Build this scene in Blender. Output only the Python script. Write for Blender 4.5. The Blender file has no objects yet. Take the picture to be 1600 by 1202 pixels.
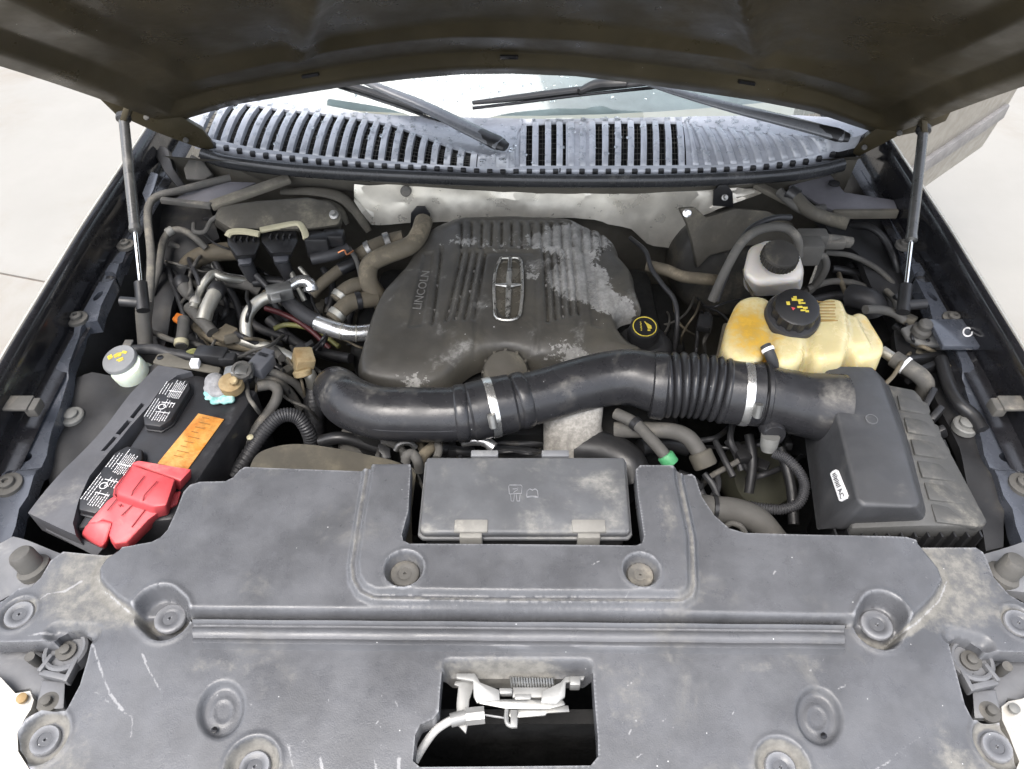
import bpy, bmesh, math, random
import numpy as np
from mathutils import Vector, Matrix
from mathutils.geometry import delaunay_2d_cdt

random.seed(7)
rng = np.random.default_rng(7)
scene = bpy.context.scene
COL = scene.collection

# ------------------------------------------------------------------ camera
# x: across the car (right in the photo), y: towards the windscreen, z: up.
# z = 0 is the top of the radiator cover, the ground is 1.1 m below it.
F_PX, PITCH = 1202.0, math.radians(47)
CAM = Vector((-0.006, -0.46, 1.0))
cam_data = bpy.data.cameras.new('camera')
cam_data.sensor_fit = 'HORIZONTAL'
cam_data.sensor_width = 36.0
cam_data.lens = 36.0 * F_PX / 1600.0
cam_data.clip_start = 0.02
cam_data.clip_end = 500.0
cam = bpy.data.objects.new('camera', cam_data)
cam.location = CAM
cam.rotation_euler = (math.radians(90) - PITCH, 0, 0)
COL.objects.link(cam)
scene.camera = cam

# ------------------------------------------------------------------ light
world = bpy.data.worlds.new('World')
scene.world = world
world.use_nodes = True
wn = world.node_tree
SUN_EL, SUN_AZ = math.radians(66), math.radians(215)   # behind the camera, a little to the left
sky = wn.nodes.new('ShaderNodeTexSky')
sky.sky_type = 'NISHITA'
sky.sun_disc = False
sky.sun_elevation = SUN_EL
sky.sun_rotation = SUN_AZ
sky.dust_density = 4.0
sky.air_density = 1.0
sky.ozone_density = 0.6
bg = wn.nodes['Background']
bg.inputs['Strength'].default_value = 0.15
grey = wn.nodes.new('ShaderNodeHueSaturation')      # overcast: the sky is paler than a clear one
grey.inputs['Saturation'].default_value = 0.45
wn.links.new(sky.outputs['Color'], grey.inputs['Color'])
wn.links.new(grey.outputs['Color'], bg.inputs['Color'])
sun_data = bpy.data.lights.new('sun', 'SUN')
sun_data.energy = 0.6
sun_data.angle = math.radians(40)
sun_data.color = (1.0, 0.96, 0.9)
sun = bpy.data.objects.new('sun', sun_data)
sd = Vector((math.sin(SUN_AZ) * math.cos(SUN_EL), math.cos(SUN_AZ) * math.cos(SUN_EL), math.sin(SUN_EL)))
sun.rotation_euler = sd.to_track_quat('Z', 'Y').to_euler()
sun.location = (0, -3, 5)
COL.objects.link(sun)
scene.view_settings.view_transform = 'Standard'
scene.view_settings.look = 'None'
scene.view_settings.exposure = 1.85
scene.view_settings.gamma = 1.0
scene.view_settings.use_curve_mapping = False

# ------------------------------------------------------------------ measuring helpers
_fw = Vector((0, math.cos(PITCH), -math.sin(PITCH)))
_up = Vector((0, math.sin(PITCH), math.cos(PITCH)))
def ray(px, py):
    return _fw + Vector(((px - 800) / F_PX, 0, 0)) - _up * ((py - 601) / F_PX)
def at(px, py, z):
    """point of height z that a measured photo position stands for"""
    d = ray(px, py)
    return CAM + d * ((z - CAM.z) / d.z)
def aty(px, py, y):
    d = ray(px, py)
    return CAM + d * ((y - CAM.y) / d.y)
def atp(px, py, a, b):
    """same for the sloping plane z = a + b*y"""
    d = ray(px, py)
    return CAM + d * ((a + b * CAM.y - CAM.z) / (d.z - b * d.y))
def P(*q):
    return [at(*p) for p in q]
def mpp(p):
    return (Vector(p) - CAM).dot(_fw) / F_PX

# ------------------------------------------------------------------ mesh helpers
def catmull(pts, res):
    pts = [Vector(p) for p in pts]
    if len(pts) < 3:
        n = res
        return [pts[0].lerp(pts[1], i / n) for i in range(n + 1)]
    out = []
    for i in range(len(pts) - 1):
        p0 = pts[i - 1] if i else pts[0] * 2 - pts[1]
        p1, p2 = pts[i], pts[i + 1]
        p3 = pts[i + 2] if i + 2 < len(pts) else pts[-1] * 2 - pts[-2]
        for k in range(res):
            t = k / res
            out.append(0.5 * ((2 * p1) + (p2 - p0) * t + (2 * p0 - 5 * p1 + 4 * p2 - p3) * t * t
                              + (3 * p1 - p0 - 3 * p2 + p3) * t ** 3))
    out.append(pts[-1])
    return out

class MB:
    def __init__(s):
        s.v = []; s.f = []
    def add(s, vs, fs):
        o = len(s.v)
        s.v += [tuple(v) for v in vs]
        s.f += [tuple(i + o for i in f) for f in fs]
        return s
    def add_bm(s, bm):
        bm.verts.index_update()
        s.add([v.co[:] for v in bm.verts], [[v.index for v in f.verts] for f in bm.faces])
        bm.free()
        return s
    def block(s, top, bot, bev=0.0, seg=2, ang=25):
        """closed block between two rings of points (same order, anticlockwise from above)"""
        bm = bmesh.new()
        t = [bm.verts.new(p) for p in top]; b = [bm.verts.new(p) for p in bot]
        n = len(t)
        bm.faces.new(t); bm.faces.new(list(reversed(b)))
        for i in range(n):
            j = (i + 1) % n
            bm.faces.new((t[j], t[i], b[i], b[j]))
        bmesh.ops.recalc_face_normals(bm, faces=bm.faces[:])
        if bev > 0:
            es = [e for e in bm.edges if e.calc_face_angle(0) > math.radians(ang)]
            bmesh.ops.bevel(bm, geom=es, offset=bev, segments=seg, affect='EDGES', profile=0.5, clamp_overlap=True)
        return s.add_bm(bm)
    def box(s, c, size, rot=None, bev=0.0, seg=2):
        m = Matrix.Identity(3) if rot is None else rot
        c = Vector(c); x, y, z = (q / 2 for q in size)
        r = [(-x, -y), (x, -y), (x, y), (-x, y)]
        return s.block([c + m @ Vector((a, b, z)) for a, b in r], [c + m @ Vector((a, b, -z)) for a, b in r], bev, seg)
    def bar(s, a, b, w, h, bev=0.0, up=(0, 0, 1)):
        a, b = Vector(a), Vector(b)
        d = (b - a); L = d.length; d.normalize()
        sd_ = d.cross(Vector(up)).normalized(); u = sd_.cross(d)
        m = Matrix((sd_, d, u)).transposed()
        return s.box((a + b) / 2, (w, L, h), m, bev)
    def tube(s, pts, r, n=14, res=6, caps=True, flat=None):
        c = catmull(pts, res)
        m = len(c)
        if callable(r):
            rr = [r(i / (m - 1)) for i in range(m)]
        elif isinstance(r, (list, tuple)):
            rr = list(np.interp(np.linspace(0, 1, m), np.linspace(0, 1, len(r)), r))
        else:
            rr = [r] * m
        t0 = (c[1] - c[0]).normalized()
        nrm = t0.cross(Vector((0, 0, 1)))
        if nrm.length < 1e-3: nrm = t0.cross(Vector((1, 0, 0)))
        nrm.normalize()
        vs, fs = [], []
        for i in range(m):
            t = (c[min(i + 1, m - 1)] - c[max(i - 1, 0)]).normalized()
            nrm = (nrm - t * nrm.dot(t)).normalized()
            bn = t.cross(nrm)
            for k in range(n):
                a = 2 * math.pi * k / n
                fx = flat if flat else 1.0
                vs.append(c[i] + (nrm * math.cos(a) + bn * math.sin(a) * fx) * rr[i])
        for i in range(m - 1):
            for k in range(n):
                k2 = (k + 1) % n
                fs.append((i * n + k, i * n + k2, (i + 1) * n + k2, (i + 1) * n + k))
        if caps:
            fs.append(tuple(reversed(range(n)))); fs.append(tuple((m - 1) * n + k for k in range(n)))
        return s.add(vs, fs)
    def lathe(s, prof, base, axis=(0, 0, 1), n=32):
        """prof: (radius, height) from bottom to top; closed at both ends"""
        ax = Vector(axis).normalized()
        u = ax.cross(Vector((0, 1, 0)))
        if u.length < 1e-3: u = ax.cross(Vector((1, 0, 0)))
        u.normalize(); w = ax.cross(u)
        base = Vector(base); vs = []; fs = []
        for r, h in prof:
            for k in range(n):
                a = 2 * math.pi * k / n
                vs.append(base + ax * h + (u * math.cos(a) + w * math.sin(a)) * r)
        for i in range(len(prof) - 1):
            for k in range(n):
                k2 = (k + 1) % n
                fs.append((i * n + k, i * n + k2, (i + 1) * n + k2, (i + 1) * n + k))
        fs.append(tuple(reversed(range(n)))); fs.append(tuple((len(prof) - 1) * n + k for k in range(n)))
        return s.add(vs, fs)
    def grid(s, rows, close=False):
        n = len(rows[0]); vs = [p for r in rows for p in r]; fs = []
        for i in range(len(rows) - 1):
            for k in range(n - (0 if close else 1)):
                k2 = (k + 1) % n
                fs.append((i * n + k, i * n + k2, (i + 1) * n + k2, (i + 1) * n + k))
        return s.add(vs, fs)
    def plate(s, pts, th, bev=0.0):
        """flat plate whose outline is pts (any plane); thickness th to the far side"""
        pts = [Vector(p) for p in pts]
        nr = Vector((0, 0, 0))
        for i in range(len(pts)):
            nr += (pts[i] - pts[0]).cross(pts[(i + 1) % len(pts)] - pts[0])
        nr.normalize()
        if nr.dot(CAM - pts[0]) < 0: nr = -nr
        return s.block(pts, [p - nr * th for p in pts], bev)

def link(name, me, mat, parent=None, loc=None, smooth=38):
    me.materials.append(mat)
    if smooth:
        me.shade_smooth()
        me.set_sharp_from_angle(angle=math.radians(smooth))
    o = bpy.data.objects.new(name, me)
    COL.objects.link(o)
    if parent is not None: o.parent = parent
    return o

WORLD_LOC = {}
def build(name, mb, mat, parent=None, smooth=38, recalc=False, attr=None):
    """one mesh object; vertices are given in world space"""
    v = np.array(mb.v, dtype=float)
    if parent is not None:
        org = WORLD_LOC[parent.name]
    else:
        org = Vector(((v[:, 0].min() + v[:, 0].max()) / 2, (v[:, 1].min() + v[:, 1].max()) / 2, v[:, 2].min()))
    me = bpy.data.meshes.new(name)
    me.from_pydata((v - np.array(org)).tolist(), [], mb.f)
    if recalc:
        bm = bmesh.new(); bm.from_mesh(me)
        bmesh.ops.remove_doubles(bm, verts=bm.verts[:], dist=1e-6)
        bmesh.ops.recalc_face_normals(bm, faces=bm.faces[:]); bm.to_mesh(me); bm.free()
    if attr is not None:
        a = me.attributes.new('dust', 'FLOAT', 'POINT'); a.data.foreach_set('value', np.asarray(attr, dtype=np.float32))
    o = link(name, me, mat, parent, smooth=smooth)
    if parent is None: o.location = org
    WORLD_LOC[o.name] = org
    return o

def thing(name, label, cat, loc, group=None):
    o = bpy.data.objects.new(name, None)
    o.empty_display_size = 0.05
    o.location = loc
    COL.objects.link(o)
    WORLD_LOC[o.name] = Vector(loc)
    return tag(o, label, cat, group)
def tag(o, label=None, cat=None, group=None, kind=None):
    if label: o['label'] = label
    if cat: o['category'] = cat
    if group: o['group'] = group
    if kind: o['kind'] = kind
    return o

def sdf(poly, X, Y):
    """signed distance to a closed polygon, negative inside"""
    poly = np.asarray([(p[0], p[1]) for p in poly]); n = len(poly)
    d2 = np.full(X.shape, 1e9); ins = np.zeros(X.shape, bool)
    for i in range(n):
        ax, ay = poly[i]; bx, by = poly[(i + 1) % n]
        ex, ey = bx - ax, by - ay
        wx, wy = X - ax, Y - ay
        t = np.clip((wx * ex + wy * ey) / (ex * ex + ey * ey + 1e-12), 0, 1)
        d2 = np.minimum(d2, (wx - ex * t) ** 2 + (wy - ey * t) ** 2)
        c = ((ay > Y) != (by > Y)) & (X < (bx - ax) * (Y - ay) / (by - ay + 1e-15) + ax)
        ins ^= c
    d = np.sqrt(d2)
    return np.where(ins, -d, d)
def lined(a, b, X, Y):
    ex, ey = b[0] - a[0], b[1] - a[1]
    wx, wy = X - a[0], Y - a[1]
    t = np.clip((wx * ex + wy * ey) / (ex * ex + ey * ey + 1e-12), 0, 1)
    return np.hypot(wx - ex * t, wy - ey * t)
def sst(x):
    x = np.clip(x, 0, 1); return x * x * (3 - 2 * x)
def rounded(poly, r, k=4):
    """round the corners of a 2-D polygon"""
    out = []; n = len(poly)
    for i in range(n):
        p = Vector(poly[i][:2]); a = Vector(poly[i - 1][:2]); b = Vector(poly[(i + 1) % n][:2])
        da, db = a - p, b - p
        q = min(r, da.length * .45, db.length * .45)
        pa, pb = p + da.normalized() * q, p + db.normalized() * q
        for j in range(k + 1):
            t = j / k
            out.append((pa * (1 - t) ** 2 + p * 2 * t * (1 - t) + pb * t * t)[:])
    return out

def sheet_mb(outline, zfun, step, holes=(), thick=0.01, drop=None):
    """sheet over a plan outline with heights from zfun, exact edges and a turned-down rim"""
    loops = [outline] + list(holes)
    pts, edges = [], []
    for lp in loops:
        lp = [Vector(p[:2]) for p in lp]
        dens = []
        for i in range(len(lp)):
            a, b = lp[i], lp[(i + 1) % len(lp)]
            k = max(1, int(round((b - a).length / step)))
            dens += [a.lerp(b, j / k) for j in range(k)]
        o = len(pts); m = len(dens)
        pts += dens; edges += [(o + i, o + (i + 1) % m) for i in range(m)]
    A = np.array([p[:2] for p in outline])
    xs = np.arange(A[:, 0].min(), A[:, 0].max(), step); ys = np.arange(A[:, 1].min(), A[:, 1].max(), step)
    X, Y = np.meshgrid(xs, ys); X = X.copy(); X[1::2] += step / 2
    X = X.ravel(); Y = Y.ravel()
    D = sdf(outline, X, Y)
    for h in holes: D = np.maximum(D, -sdf(h, X, Y))
    jr = np.random.default_rng(3); X = X + jr.uniform(-.22, .22, X.shape) * step; Y = Y + jr.uniform(-.22, .22, Y.shape) * step
    k = D < -step * .8
    pts += [Vector((x, y)) for x, y in zip(X[k], Y[k])]
    vo, eo, fo, ov, oe, of_ = delaunay_2d_cdt(pts, edges, [], 0, 1e-6)
    V = np.array([v[:] for v in vo]); Fc = np.array(fo)
    C = V[Fc].mean(axis=1)
    D = sdf(outline, C[:, 0], C[:, 1])
    for h in holes: D = np.maximum(D, -sdf(h, C[:, 0], C[:, 1]))
    Fc = Fc[D < 0]
    z = zfun(V[:, 0], V[:, 1])
    mb = MB()
    # orientation up
    a, b, c = V[Fc[:, 0]], V[Fc[:, 1]], V[Fc[:, 2]]
    cr = (b[:, 0] - a[:, 0]) * (c[:, 1] - a[:, 1]) - (b[:, 1] - a[:, 1]) * (c[:, 0] - a[:, 0])
    Fc[cr < 0] = Fc[cr < 0][:, ::-1]
    mb.add(np.column_stack([V, z]).tolist(), Fc.tolist())
    cnt = {}
    for f in Fc.tolist():
        for i in range(3):
            e = (f[i], f[(i + 1) % 3]); cnt[e] = 1
    n0 = len(mb.v); low = {}
    for (i, j) in list(cnt):
        if (j, i) not in cnt:
            for q in (i, j):
                if q not in low:
                    low[q] = len(mb.v)
                    mb.v.append((V[q, 0], V[q, 1], (z[q] - thick) if drop is None else min(drop, z[q] - thick)))
            mb.f.append((j, i, low[i], low[j]))
    return mb

def voxel_merge(mb, voxel, smooth_it=6):
    """melt overlapping closed shapes of one part into one continuous skin"""
    me = bpy.data.meshes.new('tmp'); me.from_pydata(mb.v, [], mb.f)
    o = bpy.data.objects.new('tmp', me); COL.objects.link(o)
    m = o.modifiers.new('r', 'REMESH'); m.mode = 'VOXEL'; m.voxel_size = voxel
    s = o.modifiers.new('s', 'SMOOTH'); s.iterations = smooth_it; s.factor = .5
    dg = bpy.context.evaluated_depsgraph_get()
    e = o.evaluated_get(dg).to_mesh()
    out = MB()
    out.add([v.co[:] for v in e.vertices], [tuple(p.vertices) for p in e.polygons])
    bpy.data.objects.remove(o); bpy.data.meshes.remove(me)
    return out

def text_mb(body, size, M, extrude=0.0004, align='CENTER'):
    """flat lettering as mesh; M maps text x,y,z to the world"""
    c = bpy.data.curves.new('t', 'FONT'); c.body = body; c.size = size
    c.align_x = align; c.align_y = 'CENTER'; c.extrude = extrude; c.resolution_u = 3
    o = bpy.data.objects.new('t', c); COL.objects.link(o)
    dg = bpy.context.evaluated_depsgraph_get()
    e = o.evaluated_get(dg).to_mesh()
    mb = MB().add([M @ v.co for v in e.vertices], [tuple(p.vertices) for p in e.polygons])
    bpy.data.objects.remove(o); bpy.data.curves.remove(c)
    return mb

# ------------------------------------------------------------------ materials
MATS = {}
def pm(name, col, rough=.55, metal=0.0, var=.18, vscale=9, dcol=(.30, .27, .21), dust=0.0, dscale=7.0, up=True,
       bump=.12, bscale=350, spec=.5, coat=0.0, speck=0.0, scratch=0.0, trans=0.0, sss=0.0, ior=1.45, tone2=None, t2=.5, grime=0.0, rvar=.12, edge_glint_wear=0.0, flake=False):
    m = bpy.data.materials.new(name); m.use_nodes = True
    nt = m.node_tree; N = nt.nodes; L = nt.links
    bs = N['Principled BSDF']
    def node(t, **k):
        n = N.new(t)
        for a, b in k.items():
            if a in n.inputs: n.inputs[a].default_value = b
            else: setattr(n, a, b)
        return n
    def mrange(src, a, b, c=0., d=1.):
        n = node('ShaderNodeMapRange'); n.interpolation_type = 'SMOOTHSTEP'
        n.inputs[1].default_value = a; n.inputs[2].default_value = b; n.inputs[3].default_value = c; n.inputs[4].default_value = d
        L.new(src, n.inputs[0]); return n.outputs[0]
    def math_(op, a, b):
        n = node('ShaderNodeMath'); n.operation = op; n.use_clamp = op in ('ADD',)
        for i, q in enumerate((a, b)):
            if isinstance(q, (int, float)): n.inputs[i].default_value = q
            else: L.new(q, n.inputs[i])
        return n.outputs[0]
    def mixc(fac, a, b):
        n = node('ShaderNodeMix'); n.data_type = 'RGBA'
        if isinstance(fac, (int, float)): n.inputs[0].default_value = fac
        else: L.new(fac, n.inputs[0])
        for i, q in ((6, a), (7, b)):
            if isinstance(q, tuple): n.inputs[i].default_value = (*q, 1)
            else: L.new(q, n.inputs[i])
        return n.outputs[2]
    tc = node('ShaderNodeTexCoord'); co = tc.outputs['Object']
    def noise(scale, detail=5, rough_=.6, vec=None, dist=0.):
        n = node('ShaderNodeTexNoise'); n.inputs['Scale'].default_value = scale; n.inputs['Detail'].default_value = detail
        n.inputs['Roughness'].default_value = rough_; n.inputs['Distortion'].default_value = dist
        L.new(co if vec is None else vec, n.inputs['Vector']); return n.outputs['Fac']
    def sc(c, k): return tuple(min(1, q * k) for q in c)
    c = mixc(mrange(noise(vscale, 6, .65), .3, .7), sc(col, 1 - var), sc(col, 1 + var))
    if tone2 is not None:
        c = mixc(mrange(noise(vscale * .6, 7, .7, dist=.6), t2 - .08, t2 + .14), c, tone2)
    if grime > 0:
        c = mixc(mrange(noise(vscale * 2.3, 8, .7), .62 - grime * .3, .9, 0, .75), c, sc(col, .35))
    at_ = node('ShaderNodeAttribute', attribute_name='dust'); av = at_.outputs['Fac']
    dn = noise(dscale, 9, .68, dist=.35)
    base = mrange(dn, .72 - dust * .5, .86 - dust * .4, 0, min(1., .35 + dust)) if dust > 0 else None
    fine = noise(dscale * 9, 6, .7)
    am = mrange(math_('ADD', av, math_('MULTIPLY', math_('SUBTRACT', fine, .5), .9)), .3, .8)
    if flake:
        fl = math_('ADD', math_('ADD', av, math_('MULTIPLY', math_('SUBTRACT', fine, .5), .75)), math_('MULTIPLY', math_('SUBTRACT', noise(dscale * 3.6, 7, .72), .5), 1.0))
        am = math_('MULTIPLY', mrange(fl, .50, .57), mrange(noise(dscale * 1.4, 4), .3, .6, .5, .95))
    am = math_('MULTIPLY', am, mrange(av, 0.02, .25))
    if base is not None:
        base = math_('MULTIPLY', base, mrange(fine, .25, .6, .45, 1))
        if up:
            g = node('ShaderNodeNewGeometry'); sx = node('ShaderNodeSeparateXYZ'); L.new(g.outputs['Normal'], sx.inputs[0])
            base = math_('MULTIPLY', base, mrange(sx.outputs[2], -.1, .75, .12, 1))
        am = math_('MAXIMUM', am, base)
    c = mixc(am, c, mixc(mrange(fine, .35, .65), sc(dcol, .8), sc(dcol, 1.15)))
    if edge_glint_wear > 0:
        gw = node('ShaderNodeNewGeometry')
        wv = math_('MULTIPLY', mrange(gw.outputs['Pointiness'], .535, .585), mrange(fine, .3, .55, .35, edge_glint_wear * 1.6))
        c = mixc(wv, c, sc(tuple(q + .05 for q in col), 1.9))  # convex edges lightened in colour, imitating edge highlights as well as wear
        ch = node('ShaderNodeAttribute', attribute_name='chip')
        cv = mrange(math_('ADD', ch.outputs['Fac'], math_('MULTIPLY', math_('SUBTRACT', fine, .5), .8)), .42, .62)
        c = mixc(math_('MULTIPLY', cv, .7), c, (.27, .27, .275))
    if speck > 0:
        v = node('ShaderNodeTexVoronoi'); v.inputs['Scale'].default_value = 75; L.new(co, v.inputs['Vector'])
        sp = mrange(v.outputs['Distance'], .05 + .08 * speck, .03 + .05 * speck)
        sepc = node('ShaderNodeSeparateColor'); L.new(v.outputs['Color'], sepc.inputs[0])
        sp = math_('MULTIPLY', sp, mrange(sepc.outputs[0], 1 - .35 * speck, 1 - .35 * speck + .03))
        c = mixc(math_('MULTIPLY', sp, .8), c, (.62, .62, .62))
    if scratch > 0:
        for k, (rz, sx_) in enumerate(((.9, 60), (2.2, 45))):
            mp = node('ShaderNodeMapping'); mp.inputs['Rotation'].default_value = (0, 0, rz); mp.inputs['Scale'].default_value = (sx_, 9, 9)
            L.new(co, mp.inputs[0])
            s_ = mrange(noise(1.0, 3, .55, vec=mp.outputs[0], dist=.8), .725 - .06 * scratch, .76 - .06 * scratch)
            s_ = math_('MULTIPLY', s_, mrange(noise(4 + k, 3), .52, .64))
            c = mixc(math_('MULTIPLY', s_, .7), c, (.55, .55, .56))
    L.new(c, bs.inputs['Base Color'])
    r = mrange(noise(vscale * 3, 5, .6), .3, .7, max(0.02, rough - rvar), min(1, rough + rvar))
    rm = node('ShaderNodeMix'); rm.data_type = 'FLOAT'; L.new(am, rm.inputs[0]); L.new(r, rm.inputs[2]); rm.inputs[3].default_value = max(.85, rough)
    L.new(rm.outputs[0], bs.inputs['Roughness'])
    if metal > 0:
        L.new(math_('MULTIPLY', math_('SUBTRACT', 1.0, am), metal), bs.inputs['Metallic'])
    bs.inputs['Specular IOR Level'].default_value = spec
    bs.inputs['IOR'].default_value = ior
    bs.inputs['Coat Weight'].default_value = coat; bs.inputs['Coat Roughness'].default_value = .12
    bs.inputs['Transmission Weight'].default_value = trans
    if sss > 0:
        bs.inputs['Subsurface Weight'].default_value = sss
        bs.inputs['Subsurface Radius'].default_value = (.05, .035, .015)
        bs.inputs['Subsurface Scale'].default_value = .6
    if bump > 0:
        bp = node('ShaderNodeBump'); bp.inputs['Strength'].default_value = bump; bp.inputs['Distance'].default_value = .0015
        L.new(noise(bscale, 4, .6), bp.inputs['Height'])
        bp2 = node('ShaderNodeBump'); bp2.inputs['Strength'].default_value = min(1, bump * 1.5); bp2.inputs['Distance'].default_value = .004
        L.new(noise(18, 3, .5), bp2.inputs['Height']); L.new(bp.outputs[0], bp2.inputs['Normal'])
        L.new(bp2.outputs[0], bs.inputs['Normal'])
    MATS[name] = m
    return m

DUST = (.26, .235, .19)
PALE = (.42, .40, .36)
cover_m = pm('faded_plastic', (.080, .082, .088), .35, dust=.30, dcol=(.150, .145, .132), dscale=7, speck=.3, bump=.2, bscale=520, var=.22, vscale=9, edge_glint_wear=.45)
lid_m = pm('fuse_lid_plastic', (.088, .091, .097), .48, edge_glint_wear=.3, dust=.48, dcol=(.23, .225, .205), dscale=7, speck=.2, bump=.1)
black_m = pm('black_plastic', (.017, .017, .018), .42, dust=.22, dcol=DUST, dscale=9)
black_clean = pm('clean_black_plastic', (.016, .016, .017), .42, dust=.05, bump=.08)
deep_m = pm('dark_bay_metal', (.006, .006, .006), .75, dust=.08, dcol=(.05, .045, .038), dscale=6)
rubber_m = pm('black_rubber', (.028, .028, .030), .5, dust=.26, dcol=(.20, .18, .145), dscale=8)
tube_m = pm('intake_rubber', (.022, .022, .024), .30, dust=.38, dcol=(.17, .16, .142), dscale=9, speck=.2, bump=.2, bscale=120, rvar=.1)
engine_m = pm('engine_cover_plastic', (.040, .040, .039), .5, dust=.36, dcol=(.165, .155, .13), dscale=5.5, speck=.5, bump=.15)
tan_hose = pm('dusty_tan_hose', (.10, .085, .06), .8, dust=.5, dcol=(.24, .20, .14), dscale=10)
grey_dusty = pm('dusty_grey_plastic', (.075, .072, .066), .75, dust=.45, dcol=(.22, .20, .165), dscale=9)
alu_m = pm('dull_aluminium', (.44, .43, .385), .45, metal=.8, dust=.35, dcol=(.36, .33, .26), dscale=14, bump=.2)
alu_bright = pm('bright_aluminium', (.78, .78, .77), .28, metal=.9, dust=.12, dcol=(.4, .38, .34), bump=.1)
steel_m = pm('zinc_steel', (.30, .30, .29), .42, metal=.8, dust=.45, dcol=(.34, .32, .28), dscale=16)
chrome_m = pm('chrome', (.82, .82, .82), .10, metal=1., dust=.22, dcol=(.20, .19, .16), dscale=20, bump=.05, rvar=.04)
white_metal = pm('galvanised_latch', (.27, .27, .262), .42, metal=.4, dust=.12, dcol=(.5, .49, .47), bump=.1)
rust_m = pm('corroded_brass', (.25, .17, .08), .7, metal=.3, tone2=(.45, .37, .22), t2=.5, dust=.2, dcol=(.45, .38, .26), bump=.5)
teal_m = pm('copper_corrosion', (.20, .44, .41), .95, var=.3, vscale=60, bump=.8, bscale=180, tone2=(.45, .52, .48), t2=.55)
paint_m = pm('champagne_paint', (.40, .38, .34), .3, metal=.25, coat=.6, dust=.05, bump=0.0, var=.05)
rail_m = pm('black_body_paint', (.058, .064, .078), .26, coat=.7, dust=.34, dcol=(.19, .195, .21), dscale=9, bump=.05, scratch=.4)
apron_m = pm('apron_metal', (.016, .016, .017), .55, dust=.34, dcol=(.085, .077, .062), dscale=6)
hood_m = pm('hood_underside', (.046, .038, .022), .36, dust=.34, dcol=(.085, .070, .042), dscale=3.2, speck=.25, bump=.08, bscale=60, var=.3, vscale=3, up=False)
cowl_m = pm('wet_cowl_sky_sheen', (.36, .375, .41), .2, dust=.05, dcol=(.3, .3, .3), bump=.08, spec=.8, coat=.35)  # pale bluish base colour stands in for sky reflected in the wet plastic
firewall_m = pm('dusty_firewall', (.10, .092, .075), .8, dust=.5, dcol=(.20, .18, .14), dscale=5)
foil_m = pm('heat_foil', (.56, .53, .46), .36, metal=.5, dust=.12, dcol=(.36, .33, .265), dscale=5, bump=.1, bscale=60, up=False)
glass_black = pm('gloss_black', (.01, .01, .011), .15, bump=0, dust=0)
label_white = pm('white_label', (.80, .80, .80), .5, bump=0, var=.03)
print_white = pm('white_print', (.72, .72, .72), .6, bump=0, var=.1, vscale=90)
print_yellow = pm('yellow_print', (.50, .40, .05), .6, bump=0, var=.15, vscale=60)
print_dark = pm('dark_print', (.06, .06, .065), .6, bump=0)
orange_label = pm('orange_label', (.44, .16, .02), .5, tone2=(.52, .29, .08), t2=.47, var=.3, vscale=30, grime=.9, bump=.05)
red_m = pm('red_plastic', (.46, .060, .068), .5, dust=.42, dcol=(.40, .19, .17), dscale=11, bump=.1)
green_m = pm('green_clip', (.06, .26, .11), .5, dust=.15)
orange_m = pm('orange_plastic', (.60, .17, .02), .5, dust=.2)
cream_m = pm('cream_plastic', (.40, .37, .25), .6, dust=.35, dcol=(.35, .31, .22), dscale=14)
tank_m = pm('aged_translucent_plastic', (.60, .52, .29), .26, sss=.55, var=.14, vscale=6, dust=0, dcol=(.50, .30, .035), dscale=5, bump=.05)
white_tank = pm('white_translucent_plastic', (.56, .53, .49), .42, sss=.5, var=.05, dust=.12, dcol=(.50, .38, .24), dscale=9, bump=.05)
neck_m = pm('milky_green_plastic', (.50, .55, .47), .5, sss=.3, dust=.2, dcol=(.40, .37, .28))
washer_m = pm('grey_clip_metal', (.17, .17, .16), .6, metal=.2, dust=.3, dcol=(.4, .38, .34))
concrete_m = pm('pale_concrete', (.235, .228, .210), .9, var=.05, vscale=.8, tone2=(.195, .172, .142), t2=.52, bump=.1, bscale=40)
joint_m = pm('joint_filler', (.13, .10, .085), .95, bump=0)
red_wire = pm('dark_red_wire', (.07, .014, .016), .5, dust=.2)
yellow_wire = pm('yellow_green_wire', (.15, .15, .05), .5, dust=.3, dcol=DUST)
copper_m = pm('copper_strand', (.5, .2, .09), .4, metal=.8, dust=.1)

# ================================================================== SETTING
GZ = -1.1
def ground_z(x, y):
    return GZ + 0 * x
g = MB()
S = 45.0
ja, jb = at(0, 427, GZ), at(68, 440, GZ)               # one slab joint passes slantwise under the car
js = (jb.y - ja.y) / (jb.x - ja.x)
def jy(x, o_): return ja.y + js * (x - ja.x) + o_
for ring_ in ([(-S, -S), (S, -S), (S, jy(S, -.006)), (-S, jy(-S, -.006))], [(-S, jy(-S, .006)), (S, jy(S, .006)), (S, S), (-S, S)]):
    g.block([(x, y, GZ) for x, y in ring_], [(x, y, GZ - .1) for x, y in ring_])
o = build('ground', g, concrete_m); tag(o, kind='structure', label='pale concrete ground around the car')
g = MB().box((0, 0, GZ - .02), (2 * S, 2 * S, .02)); o = build('joint_filler', g, joint_m, None); tag(o, kind='structure')

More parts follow.
